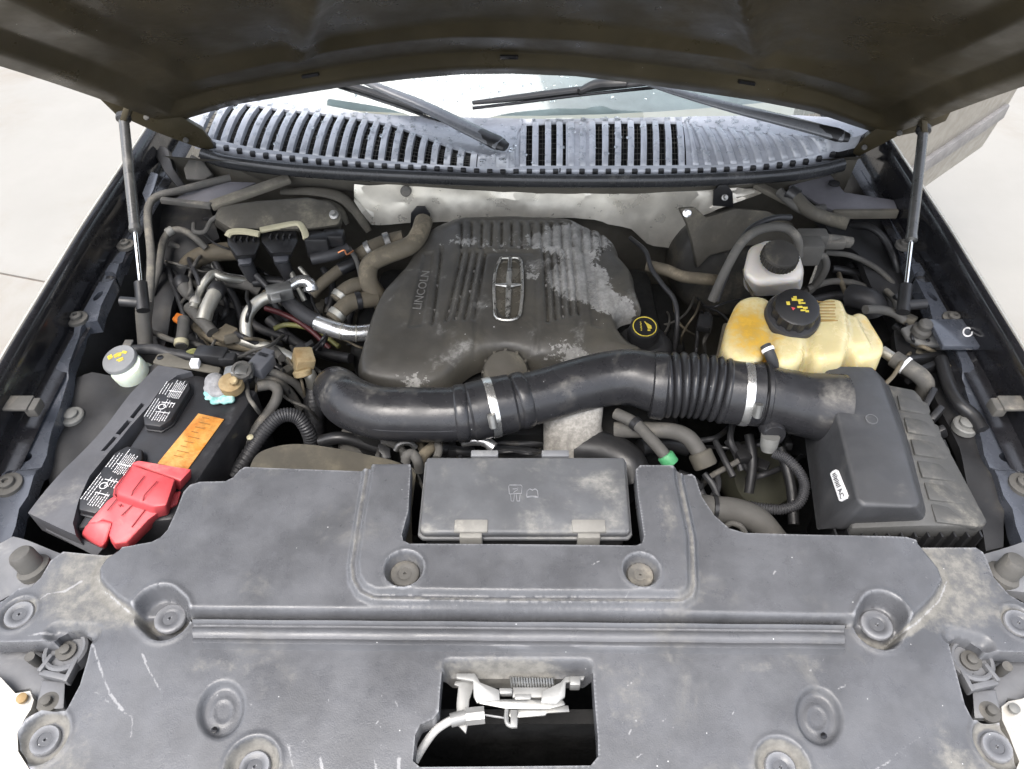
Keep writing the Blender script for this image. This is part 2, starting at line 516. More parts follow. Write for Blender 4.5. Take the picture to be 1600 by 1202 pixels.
# ---- dark lower engine bay: floor pan, firewall, inner aprons and radiator support
bay = thing('engine_bay', 'dark inner body of the engine bay below all components', 'body shell', (0, .5, -.6))
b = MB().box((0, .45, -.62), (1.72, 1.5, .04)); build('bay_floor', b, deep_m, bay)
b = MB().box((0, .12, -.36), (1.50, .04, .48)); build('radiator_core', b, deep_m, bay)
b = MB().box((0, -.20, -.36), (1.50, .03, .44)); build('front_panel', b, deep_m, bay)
for s in (-1, 1):
    b = MB()
    rows = []
    for y, xt, zt in ((-.05, .86, -.05), (.2, .85, -.05), (.5, .84, -.03), (.8, .82, .0), (1.15, .80, .02)):
        rows.append([(s * xt, y, zt), (s * (xt - .03), y, zt - .12), (s * (xt - .02 + .02), y, zt - .3), (s * xt, y, -.6)])
    b.grid(rows); build('inner_apron', b, apron_m, bay, recalc=True)
    # strut tower
    b = MB().lathe([(.15, -.45), (.135, -.16), (.11, -.12), (.05, -.11)], (s * .72, .80, 0), n=28)
    build('strut_tower', b, apron_m, bay)
# firewall, with a shelf under the cowl
b = MB()
rows = []
for x in np.linspace(-.78, .78, 40):
    yy = 1.035 + .05 * (abs(x) / .78) ** 2 * 1.2
    w = .006 * math.sin(x * 23) + .004 * math.sin(x * 51)
    rows.append([(x, yy - .02, .098), (x, yy + .012, .07), (x, yy + .02 + w, .02), (x, yy + .03 + w, -.06), (x, yy + .03, -.6)])
b.grid(rows)
build('firewall', b, firewall_m, bay, recalc=True)

# ---- fenders
def fx(y): return np.interp(y, [-.4, -.1, .1, .45, .8, 1.15, 1.6], [.84, .868, .872, .866, .850, .826, .81])
def fz(y): return np.interp(y, [-.4, -.1, .1, .45, .8, 1.15, 1.6], [-.08, 0.0, .045, .082, .108, .13, .15])
for s, side in ((-1, 'left'), (1, 'right')):
    t = thing('fender', 'champagne front fender along the %s side of the bay' % side, 'fender', (s * .87, .5, -.2))
    b = MB(); rows = []
    for y in np.linspace(-.02, 1.75, 40):
        x, z = fx(y), fz(y)
        rows.append([(s * (x + a), y, z + c) for a, c in ((.03, -.75), (.045, -.5), (.045, -.3), (.036, -.12), (.028, -.05), (.018, -.014), (.008, -.002), (.002, 0), (0.0, -.003), (-.0005, -.008))])
    b.grid(rows); build('outer_skin', b, paint_m, t, recalc=True, smooth=60)
    b = MB(); rows = []
    for y in np.linspace(-.02, 1.42, 30):
        x, z = fx(y), fz(y)
        rows.append([(s * (x + a), y, z + c) for a, c in ((-.0012, -.001), (-.006, -.003), (-.011, -.008), (-.0135, -.03), (-.014, -.09), (-.022, -.096), (-.045, -.098))])
    b.grid(rows); build('inner_flange', b, pm('flange_black', (.012, .012, .014), .22, coat=.5, bump=.03, dust=.1) if 'flange_black' not in MATS else MATS['flange_black'], t, recalc=True, smooth=50)

# ---- inner rails with holes and bolts
rail_px = [(143, 526), (133, 540), (118, 575), (107, 604), (94, 640), (80, 672), (76, 684), (70, 708), (56, 734), (48, 757), (42, 773), (27, 792), (20, 818), (5, 850)]
def rail_inner(s):
    pts = []
    for (a, c, zz) in ((246, 268, .03), (228, 318, .025), (208, 365, .02), (196, 392, .018), (190, 410, .016), (180, 440, .012), (160, 482, .006), (154, 505, .004)):
        p = at(a, c, zz); pts.append((p.x, p.y))
    for a, c in rail_px:
        p = at(a, c, -.026); pts.append((p.x, p.y))
    return pts
def rail_z(X, Y):
    z = np.interp(Y, [-.2, .1, .45, .8, 1.15], [-.08, -.045, -.010, .014, .034])
    z = z - .012 * sst((.52 - Y) / .012) * sst((Y - .30) / .012) + .008 * sst((Y - .60) / .01) * sst((.80 - Y) / .01)
    return z
for s, side in ((-1, 'left'), (1, 'right')):
    inn = rail_inner(s)
    pts = [(x, y) for x, y in inn]
    ys = [p[1] for p in pts]
    out = [(-(fx(y) - .024), y) for y in np.linspace(min(ys) - .02, max(ys), 12)]
    poly = pts + out
    holes = []
    def hole(px, py, z, rx, ry, rot=0):
        p = at(px, py, z); h = []
        for k in range(12):
            a = 2 * math.pi * k / 12
            u, v = rx * math.cos(a), ry * math.sin(a)
            h.append((p.x + u * math.cos(rot) - v * math.sin(rot), p.y + u * math.sin(rot) + v * math.cos(rot)))
        holes.append(h)
    hole(176, 402, .015, .010, .010); hole(167, 417, .014, .006, .006); hole(168, 437, .012, .018, .016); hole(33, 706, -.018, .011, .009); hole(14, 735, -.02, .010, .006, .8)
    hole(200, 362, .02, .007, .007); hole(156, 468, .006, .006, .014, -.3)
    poly = [(-s * x, y) for x, y in poly]; holes = [[(-s * x, y) for x, y in h] for h in holes]
    t = thing('inner_fender_rail', 'dark glossy inner rail with holes and bolts beside the %s fender' % side, 'rail', (s * .8, .5, 0))
    mb = sheet_mb(poly, rail_z, .012, holes, thick=.03)
    build('rail_panel', mb, rail_m, t)
    for (px, py, z, r) in ((125, 506, .0, .013), (196, 383, .02, .012), (15, 760, -.03, .015)):
        p = at(px, py, z); p.z = float(rail_z(np.array([p.x]), np.array([p.y]))[0]) + .002; x = -s * p.x * (-1 if False else 1)
        q = MB().lathe([(r * 1.5, -.004), (r * 1.5, .003), (r * 1.35, .004), (r * .8, .004), (r * .8, .010), (r * .6, .012), (r * .35, .012), (r * .3, .007)], (x, p.y, p.z), n=18)
        build('bolt', q, grey_dusty, t)
    p = at(40, 633, .03)
    q = MB().box((-s * (p.x - .012), p.y, p.z + .004), (.045, .032, .006), bev=.002).box((-s * (p.x + .012), p.y, p.z - .006), (.02, .028, .02), bev=.003)
    build('spring_clip', q, grey_dusty, t)
    if s > 0:
        p = at(1497, 520, .02)
        q = MB().box((p.x, p.y, p.z - .004), (.085, .075, .012), bev=.003); build('seat_plate', q, rail_m, t)
        # chalk ring on the plate
        vs = []; rr = []
        for k in range(19):
            a = k / 18 * 5.6
            vs.append(at(1512 + 7 * math.cos(a), 519 + 6.5 * math.sin(a), .0245))
        build('chalk_ring', MB().tube(vs, .0016, n=6, res=2), print_white, t)

# ---- adhesive apron pieces on both sides with their washers (plastic splash shields)
def shield(px_poly, z0, z1, name, label, cat, mat=apron_m, step=.014, zf=None, thick=.02):
    poly = [(p.x, p.y) for p in (at(a, c, (z0 + z1) / 2) for a, c in px_poly)]
    yy = [p[1] for p in poly]; ya, yb = min(yy), max(yy)
    f = zf or (lambda X, Y: z0 + (z1 - z0) * (Y - ya) / (yb - ya) + .006 * np.sin(X * 45) * np.sin(Y * 38))
    o = build(name, sheet_mb(poly, f, step, thick=thick), mat); return tag(o, label, cat)
shield([(92, 610), (150, 592), (205, 594), (250, 577), (262, 590), (95, 770), (80, 790), (70, 740), (88, 690), (80, 660), (98, 620)], -.07, -.04,
       'splash_shield', 'black dusty splash shield between the left rail and the battery', 'splash shield', apron_m)
p = at(112, 650, -.05)
tag(build('washer_bolt', MB().lathe([(.021, -.01), (.021, .001), (.019, .003), (.012, .003), (.012, .008), (.008, .010)], p, n=24), washer_m),
    'round pale washer bolt on the shield left of the battery', 'bolt')

# ---- body paint corners seen past the radiator cover
for s, px in ((-1, [(-60, 1040), (0, 1058), (22, 1082), (45, 1078), (50, 1092), (45, 1106), (36, 1118), (22, 1142), (22, 1170), (40, 1200), (60, 1240), (-60, 1240)]),
              (1, [(1660, 1050), (1600, 1090), (1578, 1094), (1568, 1102), (1570, 1122), (1582, 1145), (1592, 1168), (1600, 1185), (1580, 1240), (1680, 1240)])):
    poly = [(p.x, p.y) for p in (at(a, c, -.035) for a, c in px)]
    t = thing('bumper_corner', 'bright body coloured corner of the front end, photo %s bottom' % ('left' if s < 0 else 'right'), 'body panel', (poly[0][0], poly[0][1], -.05))
    mb = sheet_mb(poly, lambda X, Y: -.035 - .25 * np.clip(-.02 - Y, 0, 1) ** 1.0 * .4 + 0 * X, .02, thick=.02)
    build('corner_skin', mb, paint_m, t)
    p = at(34, 1091, -.034) if s < 0 else at(1585, 1107, -.034)
    build('rivet', MB().lathe([(.007, -.003), (.007, .0015), (.003, .003)], p, n=16), rust_m if s < 0 else washer_m, t)

# ---- open door beyond the right fender
t = thing('car_door', 'beige car door standing open beyond the right fender', 'door', (1.35, 1.9, -.6))
D0 = Vector((1.00, 1.58, 0)); dd = Vector((.72, .62, 0)).normalized(); dn = Vector((.62, -.72, 0)).normalized()
def door(u, z, o=0.0):
    q = D0 + dd * u + dn * o; return Vector((q.x, q.y, z))
rows = []
for z, o_ in ((-.62, -.02), (-.60, .0), (-.5, .012), (-.35, .022), (-.1, .03), (.15, .025), (.32, .0), (.34, -.03)):
    rows.append([door(u, z, o_) for u in np.linspace(0, 1.15, 12)])
b = MB().grid(rows)
rows2 = [[door(u, z, o_ - .12) for u in np.linspace(0, 1.15, 12)] for z, o_ in ((-.62, 0), (.34, 0))]
b.grid(rows2); b.grid([rows[0], rows2[0]]); b.grid([rows[-1], rows2[-1]])
b.grid([[r[0] for r in rows], [door(0, z, -.12) for z, _ in ((-.62, 0), (-.60, 0), (-.5, 0), (-.35, 0), (-.1, 0), (.15, 0), (.32, 0), (.34, 0))]])
build('door_skin', b, pm('beige_door_paint', (.22, .20, .165), .4, coat=.4, metal=.2, bump=0, var=.04), t, recalc=True)
b = MB()
for a_, c_ in ((0.03, 1.12),):
    b.block([door(a_, -.40, .034), door(c_, -.40, .034), door(c_, -.40, .01), door(a_, -.40, .01)], [door(a_, -.455, .034), door(c_, -.455, .034), door(c_, -.455, .01), door(a_, -.455, .01)], .004)
build('side_moulding', b, pm('grey_moulding', (.20, .19, .185), .5, bump=0), t)
b = MB().tube([door(.1, .40, .08), door(.25, .42, .12), door(.4, .40, .08)], [.05, .085, .05], n=14, flat=.7)
build('side_mirror', b, black_clean, t)

# ================================================================== COWL, WINDSCREEN, WIPERS
ST = [  # bottom x,y | slat top x,y | upper edge x,y
 (300, 218, 335, 157, 345, 143), (400, 240, 432, 172, 435, 160), (500, 251, 524, 182, 526, 173), (600, 258, 613, 197, 610, 180),
 (700, 263, 706, 233, 700, 183), (760, 266, 763, 246, 760, 184), (795, 267, 798, 238, 797, 185), (815, 267, 816, 196, 816, 186),
 (875, 267, 875, 193, 875, 186), (1000, 267, 1000, 192, 1000, 184), (1070, 266, 1065, 193, 1065, 183), (1110, 265, 1082, 198, 1090, 182),
 (1180, 261, 1155, 208, 1160, 181), (1269, 249, 1242, 214, 1245, 180), (1325, 231, 1316, 221, 1330, 186), (1348, 221, 1345, 214, 1380, 190)]
SB = [q[0] for q in ST]
def cowl_pt(x, lv, dz=0.0):
    """x: photo column of the lower edge; lv 0 lower edge, 1 slat top, 2 upper edge"""
    e = [Vector((np.interp(x, SB, [q[2 * i] for q in ST]), np.interp(x, SB, [q[2 * i + 1] for q in ST]))) for i in range(3)]
    z = [.100, .128, .138]
    w = [at(e[i].x, e[i].y, z[i]) for i in range(3)]
    if lv <= 1:
        q = w[0].lerp(w[1], lv); q.z += .012 * math.sin(math.pi * min(lv, 1) * .9)
    else:
        q = w[1].lerp(w[2], lv - 1); q.z += .012 * math.sin(math.pi * .9) * (2 - lv)
    q.z += dz
    return q
cw = thing('cowl_grille', 'wet grey plastic cowl panel with slatted grille below the windscreen', 'cowl grille', (0, 1.1, .05))
xs = np.linspace(300, 1348, 180)
b = MB()
b.grid([[cowl_pt(x, l, 0) for x in xs] for l in (1.0, 1.02, 1.3, 1.6, 1.9, 2.0)])
b.grid([[cowl_pt(x, 0, -.022) for x in xs], [cowl_pt(x, 0, -.002) for x in xs], [cowl_pt(x, .03, .001) for x in xs], [cowl_pt(x, .075, .001) for x in xs], [cowl_pt(x, .085, -.02) for x in xs]])
b.grid([[cowl_pt(x, 1.0, 0) for x in xs], [cowl_pt(x, .99, -.012) for x in xs], [cowl_pt(x, .985, -.03) for x in xs]])
# closed stretches without slots
for xa, xb_ in ((745, 812), (884, 925), (1073, 1348)):
    xx = np.linspace(xa, xb_, 30)
    b.grid([[cowl_pt(x, l, -.0015) for x in xx] for l in (.07, .3, .5, .7, .9, 1.0)])
# left closed end
b.add([cowl_pt(300, 0), at(318, 160, .128), at(285, 178, .12), at(272, 198, .11), at(290, 212, .10)], [(0, 1, 2, 3, 4)])
b.add([cowl_pt(300, 0), cowl_pt(300, 1), cowl_pt(300, 2), at(330, 147, .138), at(318, 160, .128)], [(0, 1, 2, 3, 4)])
b.add([cowl_pt(1348, 0), cowl_pt(1348, 1), cowl_pt(1348, 2), at(1398, 198, .125), at(1385, 212, .11), at(1362, 222, .1)], [(5, 4, 3, 2, 1, 0)])
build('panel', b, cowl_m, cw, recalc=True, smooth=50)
# well below the slots and its wire mesh
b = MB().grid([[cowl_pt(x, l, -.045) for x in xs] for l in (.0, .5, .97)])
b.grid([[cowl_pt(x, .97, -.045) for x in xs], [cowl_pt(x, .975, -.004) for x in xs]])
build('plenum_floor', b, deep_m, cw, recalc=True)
b = MB()
for x in np.concatenate([np.arange(312, 745, 5.5), np.arange(820, 884, 5.5), np.arange(925, 1073, 5.5)]):
    b.bar(cowl_pt(x, .08, -.011), cowl_pt(x, .98, -.011), .0007, .0012)
for l in np.arange(.14, .98, .105):
    for xa, xb_ in ((306, 745), (820, 884), (925, 1073)):
        xx = np.linspace(xa, xb_, 24)
        for i in range(23): b.bar(cowl_pt(xx[i], l, -.011), cowl_pt(xx[i + 1], l, -.011), .0007, .0012)
tag(build('intake_mesh', b, grey_dusty, cw), kind='stuff')
# slats
def slat(x, wpx, hgt, l0=.07, l1=1.02):
    b = MB(); rows = []
    for l in (l0, l0 + .06, .3, .5, .7, .9, l1):
        a, c = cowl_pt(x - wpx / 2, l), cowl_pt(x + wpx / 2, l)
        h = hgt * (1.0 if l < .85 else .6)
        if l == l0: h *= .4
        rows.append([a + Vector((0, 0, -.010)), a + Vector((0, 0, h * .6)), a.lerp(c, .25) + Vector((0, 0, h)), a.lerp(c, .75) + Vector((0, 0, h)), c + Vector((0, 0, h * .6)), c + Vector((0, 0, -.010))])
    b.grid(rows); n0 = len(b.v); b.f.append(tuple(range(6))); b.f.append(tuple(reversed(range(n0 - 6, n0))))
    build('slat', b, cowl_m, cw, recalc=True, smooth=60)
x = 306.0
while x < 742:
    slat(x, 9.6, .0045); x += 20.6
for x in (754, 769, 785, 800): slat(x, 9, .003)
for x in (817, 836, 856, 874): slat(x, 9.6, .0045)
for x in (892, 910, 925, 945, 965, 985, 1005, 1025, 1045, 1065): slat(x, 9.6, .0045)
for x in range(1088, 1345, 20): slat(x, 10, .0065)
# lower clip blocks along the front edge
for x in np.arange(312, 1330, 20.6):
    c0 = cowl_pt(x, .02, .0)
    build('edge_tab', MB().box(c0 + Vector((0, -.003, -.004)), (.012, .010, .012), bev=.002), black_clean, cw)
b = MB().bar(cowl_pt(875, 0.0, -.004), cowl_pt(875, 1.0, -.003), .0025, .012)
build('panel_seam', b, glass_black, cw)

# cowl seal bar
pts = [at(a, c, .085) for a, c in ((318, 242), (360, 254), (450, 265), (550, 272), (650, 277), (760, 281), (875, 283), (1000, 283), (1100, 281), (1200, 276), (1270, 268), (1316, 258))]
tag(build('cowl_seal', MB().tube(pts, .0125, n=14, res=6, flat=1.25), pm('seal_rubber', (.03, .031, .033), .22, dust=.25, dcol=(.3, .29, .27), bump=.1)),
    'long black rubber seal along the front edge of the cowl', 'rubber seal')
# sheet metal below the seal
pts_t = [at(a, c, .070) for a, c in ((322, 250), (450, 276), (650, 287), (875, 293), (1100, 290), (1230, 282), (1310, 268))]
b = MB(); ct = catmull(pts_t, 6)
b.grid([[q + Vector((0, .012, .012)) for q in ct], [q for q in ct], [q + Vector((0, .012, -.018)) for q in ct], [q + Vector((0, .03, -.045)) for q in ct]])
tag(build('cowl_flange', b, firewall_m, None, recalc=True), 'dusty sheet metal flange under the black cowl seal', 'panel')

# windscreen, dashboard behind it
GA, GB = 0, 0
def glass_pt(x, v):
    """x across in metres, v up the glass in metres"""
    return Vector((x, 1.225 + .10 * (x / .75) ** 2 * 1.0 - .0 + v * .80, .132 + v * .60))
b = MB()
rows = [[glass_pt(x, v) for x in np.linspace(-.80, .80, 40)] for v in (-.06, 0, .1, .3, .6, .9)]
b.grid(rows)
gm = bpy.data.materials.new('windscreen_glass'); gm.use_nodes = True
nt = gm.node_tree; nt.nodes.clear()
out_ = nt.nodes.new('ShaderNodeOutputMaterial'); mx = nt.nodes.new('ShaderNodeMixShader'); tr = nt.nodes.new('ShaderNodeBsdfTransparent'); gl = nt.nodes.new('ShaderNodeBsdfGlossy'); fr = nt.nodes.new('ShaderNodeFresnel')
tr.inputs[0].default_value = (.72, .80, .78, 1); gl.inputs['Roughness'].default_value = .03; fr.inputs[0].default_value = 1.75
nt.links.new(fr.outputs[0], mx.inputs[0]); nt.links.new(tr.outputs[0], mx.inputs[1]); nt.links.new(gl.outputs[0], mx.inputs[2]); nt.links.new(mx.outputs[0], out_.inputs[0])
wsn = thing('windscreen', 'wet windscreen glass behind the cowl panel', 'windscreen', (0, 1.3, .13))
build('pane', b, gm, wsn, smooth=60)
b = MB(); b.grid([[Vector((x, y + .10 * (x / .75) ** 2, z)) for x in np.linspace(-.78, .78, 12)] for y, z in ((1.25, .10), (1.45, .14), (1.8, .16), (2.0, .12))])
tag(build('dashboard', b, pm('pale_dashboard', (.26, .28, .31), .7, bump=.1), None), 'pale dashboard top seen through the windscreen', 'dashboard')

def wiper(label, piv, arm, blade, adapter=None):
    t = thing('wiper', label, 'wiper', at(*piv))
    a = [at(*q) for q in arm]
    b = MB().tube(a, [.020, .019, .016, .012, .009], n=12, res=6, flat=.55); build('arm', b, pm('wiper_arm_sheen', (.13, .135, .145), .28, coat=.4, bump=.05, dust=.08) if 'wiper_arm_sheen' not in MATS else MATS['wiper_arm_sheen'], t)  # arm colour lightened to stand in for its wet reflection
    d = (a[1] - a[0]).normalized()
    b = MB().tube([a[0] - d * .014, a[0] + d * .012, a[0] + d * .055], [.013, .0205, .0175], n=12, res=4, flat=.62); build('pivot_cap', b, black_clean, t)
    bl = [at(*q) for q in blade]
    b = MB().tube(bl, [.006, .010, .011, .010, .008], n=10, res=6, flat=.7); bo_ = build('blade', b, black_clean, t)
    b = MB().tube([q + Vector((0, -.003, -.011)) for q in bl], .0035, n=6, res=4); build('rubber_edge', b, glass_black, bo_)
    if adapter:
        q = [at(*z) for z in adapter]
        b = MB().tube(q, [.008, .014, .015, .012], n=10, res=4, flat=.8); build('blade_adapter', b, black_clean, bo_)
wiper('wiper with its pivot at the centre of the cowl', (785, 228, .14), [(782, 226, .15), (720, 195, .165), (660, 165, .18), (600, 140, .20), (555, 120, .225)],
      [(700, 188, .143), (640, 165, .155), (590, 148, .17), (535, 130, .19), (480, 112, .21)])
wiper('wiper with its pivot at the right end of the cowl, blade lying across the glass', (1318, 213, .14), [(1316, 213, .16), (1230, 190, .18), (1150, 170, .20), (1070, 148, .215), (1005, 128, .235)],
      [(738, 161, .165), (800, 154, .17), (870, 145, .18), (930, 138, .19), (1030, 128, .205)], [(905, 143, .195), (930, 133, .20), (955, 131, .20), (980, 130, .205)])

# water drops on the cowl and the glass
b = MB()
ico = bmesh.new(); bmesh.ops.create_icosphere(ico, subdivisions=1, radius=1.0)
iv = [v.co.copy() for v in ico.verts]; ico.faces.ensure_lookup_table(); ifc = [[v.index for v in f.verts] for f in ico.faces]; ico.free()
for k in range(900):
    if k < 640:
        x = random.choice([306 + 20.6 * i_ for i_ in range(21)] + [754, 769, 785, 800, 817, 836, 856, 874, 892, 910, 925, 945, 965, 985, 1005, 1025, 1045, 1065] + list(range(1088, 1345, 20))) + random.uniform(-4, 4)
        l = random.choice((random.uniform(.1, .9), random.uniform(1.0, 1.95)))
        q = cowl_pt(x, l, .0045 if l < 1 else .001)
        r = random.choice((.0015, .002, .0025, .003, .0045, .0055))
    else:
        q = glass_pt(random.uniform(-.62, .62), random.uniform(.015, .14)); r = random.choice((.002, .003, .004))
    sx, sy = random.uniform(.8, 1.5), random.uniform(.8, 1.4)
    b.add([q + Vector((v.x * r * sx, v.y * r * sy, v.z * r * .55)) for v in iv], ifc)
drop = pm('water', (.9, .93, .95), .04, trans=.9, bump=0, ior=1.33, rvar=.01, var=0)
o = build('water_droplets', b, drop); tag(o, 'water droplets sitting on the cowl and windscreen', 'water drops', kind='stuff')

# ================================================================== HOOD
RE = [(262, 166, 1.13), (320, 148, 1.125), (365, 135, 1.12), (450, 120, 1.11), (550, 104, 1.10), (640, 93, 1.095), (720, 86, 1.09), (800, 85, 1.088), (900, 89, 1.09), (1000, 101, 1.095),
      (1090, 114, 1.10), (1180, 128, 1.11), (1270, 146, 1.12), (1340, 170, 1.125), (1388, 186, 1.13)]
RP = [aty(*q) for q in RE]
NU, NT = 90, 44
cumx = [p.x for p in RP]
def hood_pt(u, t):
    x = -abs(cumx[0]) * (1 - u) / 1 * .5 * 2 * .5 + 0 if False else cumx[0] + (cumx[-1] - cumx[0]) * (u + 1) / 2
    R = Vector((x, np.interp(x, cumx, [p.y for p in RP]), np.interp(x, cumx, [p.z for p in RP])))
    Fp = Vector((u * .86, .20 - .10 * (1 - u * u), .86 + .14 * (1 - u * u)))
    q = R.lerp(Fp, t)
    # bow of the panel
    q.z += .05 * math.sin(math.pi * t) * (1 - .5 * u * u)
    return q
def hood_relief(u, t):
    """pressed shape of the inner panel, metres towards the camera"""
    d = 0.0
    # outer rim lies proud, the field is sunk
    e = min((1 - abs(u)) * .8, t * 1.1)
    d += .022 * (1 - float(sst(np.array((e - .035) / .018))))
    d += .016 * (1 - float(sst(np.array((e - .13) / .025))))
    # two diagonal swages and a centre bulge
    for c0, c1 in ((-.62, -.20), (.62, .20)):
        k = c0 + (c1 - c0) * t * 1.6
        d += .022 * math.exp(-((u - k) / .03) ** 2) * float(sst(np.array((t - .08) / .08)))
    d -= .014 * math.exp(-(u / .35) ** 2) * math.exp(-((t - .30) / .16) ** 2)
    d += .005 * math.sin(u * 7.3 + t * 9) * math.sin(t * 11 + 1.3) * min(1, e * 8)
    return d
HN = Vector((0, -.62, -.78)).normalized()
hd = thing('hood', 'raised hood seen from below, dusty dark brown inner panel', 'hood', (0, 1.1, .25))
rows, back = [], []
ts = np.concatenate([np.linspace(0, .12, 14), np.linspace(.135, 1, 32)]); us = np.linspace(-1, 1, 121)
for t_ in ts:
    rows.append([hood_pt(u, t_) + HN * hood_relief(u, t_) for u in us])
    back.append([hood_pt(u, t_) - HN * .035 for u in us])
b = MB().grid(rows)
build('inner_panel', b, hood_m, hd, recalc=False, smooth=60)
b = MB().grid(back); b.grid([[p for p in rows[0]], [p + Vector((0, .012, .004)) for p in rows[0]], [p for p in back[0]]]); b.grid([[r[0] for r in rows], [r[0] for r in back]]); b.grid([[r[-1] for r in rows], [r[-1] for r in back]]); b.grid([rows[-1], back[-1]])
build('outer_skin', b, paint_m if False else rail_m, hd, recalc=True, smooth=60)
# rear edge hem, slots and clips along it
b = MB().tube([hood_pt(u, .012) + HN * .016 for u in np.linspace(-.98, .98, 60)], .007, n=8, res=1); build('rear_hem', b, hood_m, hd)
for px in (500, 797, 1155):
    x = aty(px, 125, 1.1).x; u = 2 * (x - cumx[0]) / (cumx[-1] - cumx[0]) - 1
    b = MB().bar(hood_pt(u - .022, .045) + HN * .021, hood_pt(u + .022, .045) + HN * .021, .012, .006); build('slot', b, glass_black, hd)
# pads on the rear corners
for u in ():
    b = MB().plate([hood_pt(u - .07, .05) + HN * .026, hood_pt(u + .07, .05) + HN * .026, hood_pt(u + .06, .09) + HN * .026, hood_pt(u - .06, .09) + HN * .026], .004, .001); build('pad', b, firewall_m, hd)
# hinges
for s, pl in ((-1, [(150, 150), (172, 152), (230, 168), (282, 182), (318, 204), (338, 232), (322, 236), (288, 224), (240, 206), (205, 190), (182, 181)]),
              (1, [(1488, 172), (1478, 190), (1440, 206), (1402, 214), (1368, 232), (1340, 246), (1330, 238), (1352, 214), (1384, 190), (1430, 176)])):
    t = hd
    q = [aty(a, c, 1.02 + .10 * i_) for (a, c), i_ in zip(pl, [abs(a - pl[0][0]) / 190 for a, c in pl])]
    t = build('hinge', MB().plate(q, .018, .003), hood_m, hd)
    for i_ in (2, 5):
        build('hinge_bolt', MB().lathe([(.006, 0), (.006, .004), (.004, .005)], q[i_] * .55 + q[-3] * .45 + Vector((0, -.012, .008)), (0, -.7, .7), n=12), grey_dusty, t)
# gas struts
for lab, top, mid, low, end in (('gas strut holding the hood on the left, photo left', (193, 184, 1.0), (212, 355), (221, 448), (222, 466, .045)),
                                ('gas strut holding the hood on the right, photo right', (1443, 203, 1.0), (1424, 370), (1417, 452), (1413, 470, .045))):
    A = aty(*top); E_ = at(*end)
    sg = -1 if A.x < 0 else 1
    build('strut_bracket', MB().bar(A + Vector((0, .0, -.006)), hood_pt(sg * .975, .13) + HN * .004, .034, .012, .003, up=(sg, 0, 0)), hood_m, hd)
    t = thing('gas_strut', lab, 'gas strut', E_, 'hood struts')
    fr_ = (mid[1] - top[1]) / (end[1] - top[1])
    # perspective-correct split of the straight strut
    def on(py):
        lo, hi = 0., 1.
        for _ in range(30):
            m_ = (lo + hi) / 2; q = A.lerp(E_, m_) - CAM
            yy = 601 - F_PX * q.dot(_up) / q.dot(_fw)
            if yy < py: lo = m_
            else: hi = m_
        return A.lerp(E_, lo)
    Mp, Lp = on(mid[1]), on(low[1])
    d = (E_ - A).normalized()
    build('cylinder', MB().tube([A, Mp], .0102, n=18, res=4).lathe([(.0102, 0), (.0115, .004), (.0115, .012), (.007, .016)], Mp - d * .004, d, n=18), pm('strut_paint', (.075, .075, .073), .3, coat=.5, metal=.3, dust=.3, dcol=(.2, .19, .17)) if 'strut_paint' not in MATS else MATS['strut_paint'], t)
    build('rod', MB().tube([Mp, Lp], .0045, n=14, res=2), chrome_m, t)
    build('end_socket', MB().tube([Lp - d * .008, Lp + d * .05], .0125, n=12, res=2).tube([E_ + d * .01, E_ + d * .01 + Vector((-.04 if A.x < 0 else .04, 0, .004))], .010, n=12, res=2), black_m, t)
    build('top_ball', MB().lathe([(.006, -.012), (.014, -.006), (.015, .004), (.008, .012)], A, (d.x, d.y, d.z), n=14), black_m, t)

# ================================================================== RADIATOR COVER
def X2(pts, z=0.0):
    return [(p.x, p.y) for p in (at(a, c, z) for a, c in pts)]
left_edge = [(95, 858), (75, 872), (60, 898), (45, 912), (25, 914), (0, 933), (-40, 950), (-40, 999), (80, 999), (84, 988), (100, 981), (122, 981), (137, 990), (142, 1004), (136, 1032), (124, 1070), (101, 1110), (62, 1108), (36, 1120), (23, 1140), (22, 1166), (36, 1190), (55, 1215), (70, 1260), (120, 1290)]
right_edge = [(1500, 1290), (1560, 1260), (1585, 1222), (1600, 1190), (1596, 1160), (1588, 1146), (1568, 1124), (1522, 1124), (1509, 1100), (1492, 1040), (1484, 1008), (1488, 996), (1500, 990), (1520, 994), (1540, 1006), (1546, 1015), (1650, 1015), (1650, 955), (1600, 934), (1582, 924), (1558, 897), (1546, 866), (1541, 857), (1530, 850)]
rear = [(1445, 844), (1418, 837), (1256, 835), (1163, 833), (1139, 826), (1116, 806), (1097, 778), (1086, 745), (1080, 741), (1063, 738), (1056, 729), (1000, 729), (993, 736), (997, 780), (1006, 840), (1003, 851), (993, 855), (640, 851), (630, 846), (628, 836), (638, 800), (642, 728), (636, 723), (584, 723), (578, 729), (382, 729), (374, 734), (364, 745), (352, 751), (312, 752), (296, 757), (286, 768), (274, 799), (261, 827), (250, 839), (236, 846), (201, 852), (156, 857)]
def rear_z(q): return .029 if 566 < q[0] < 1064 else .016
outline = X2(left_edge + right_edge) + [(p.x, p.y) for p in (at(*q, rear_z(q)) for q in rear)]
latch_hole = X2([(690, 1050), (700, 1046), (915, 1046), (927, 1050), (929, 1085), (935, 1147), (936, 1178), (924, 1192), (655, 1195), (644, 1186), (648, 1146), (656, 1130), (676, 1121), (685, 1110), (687, 1080)])
reg_rear = X2([(182, 856), (160, 870), (147, 890), (149, 908), (158, 920), (178, 940), (212, 962), (230, 962), (290, 960), (800, 965), (1345, 973), (1395, 995), (1428, 976), (1468, 934), (1482, 908), (1474, 886), (1442, 848), (1442, 700), (182, 700)], .010)
reg_u = X2([(569, 720), (569, 741), (557, 810), (546, 884), (548, 908), (560, 929), (582, 940), (800, 944), (1068, 945), (1084, 934), (1088, 918), (1085, 843), (1066, 754), (1064, 720)], .020)
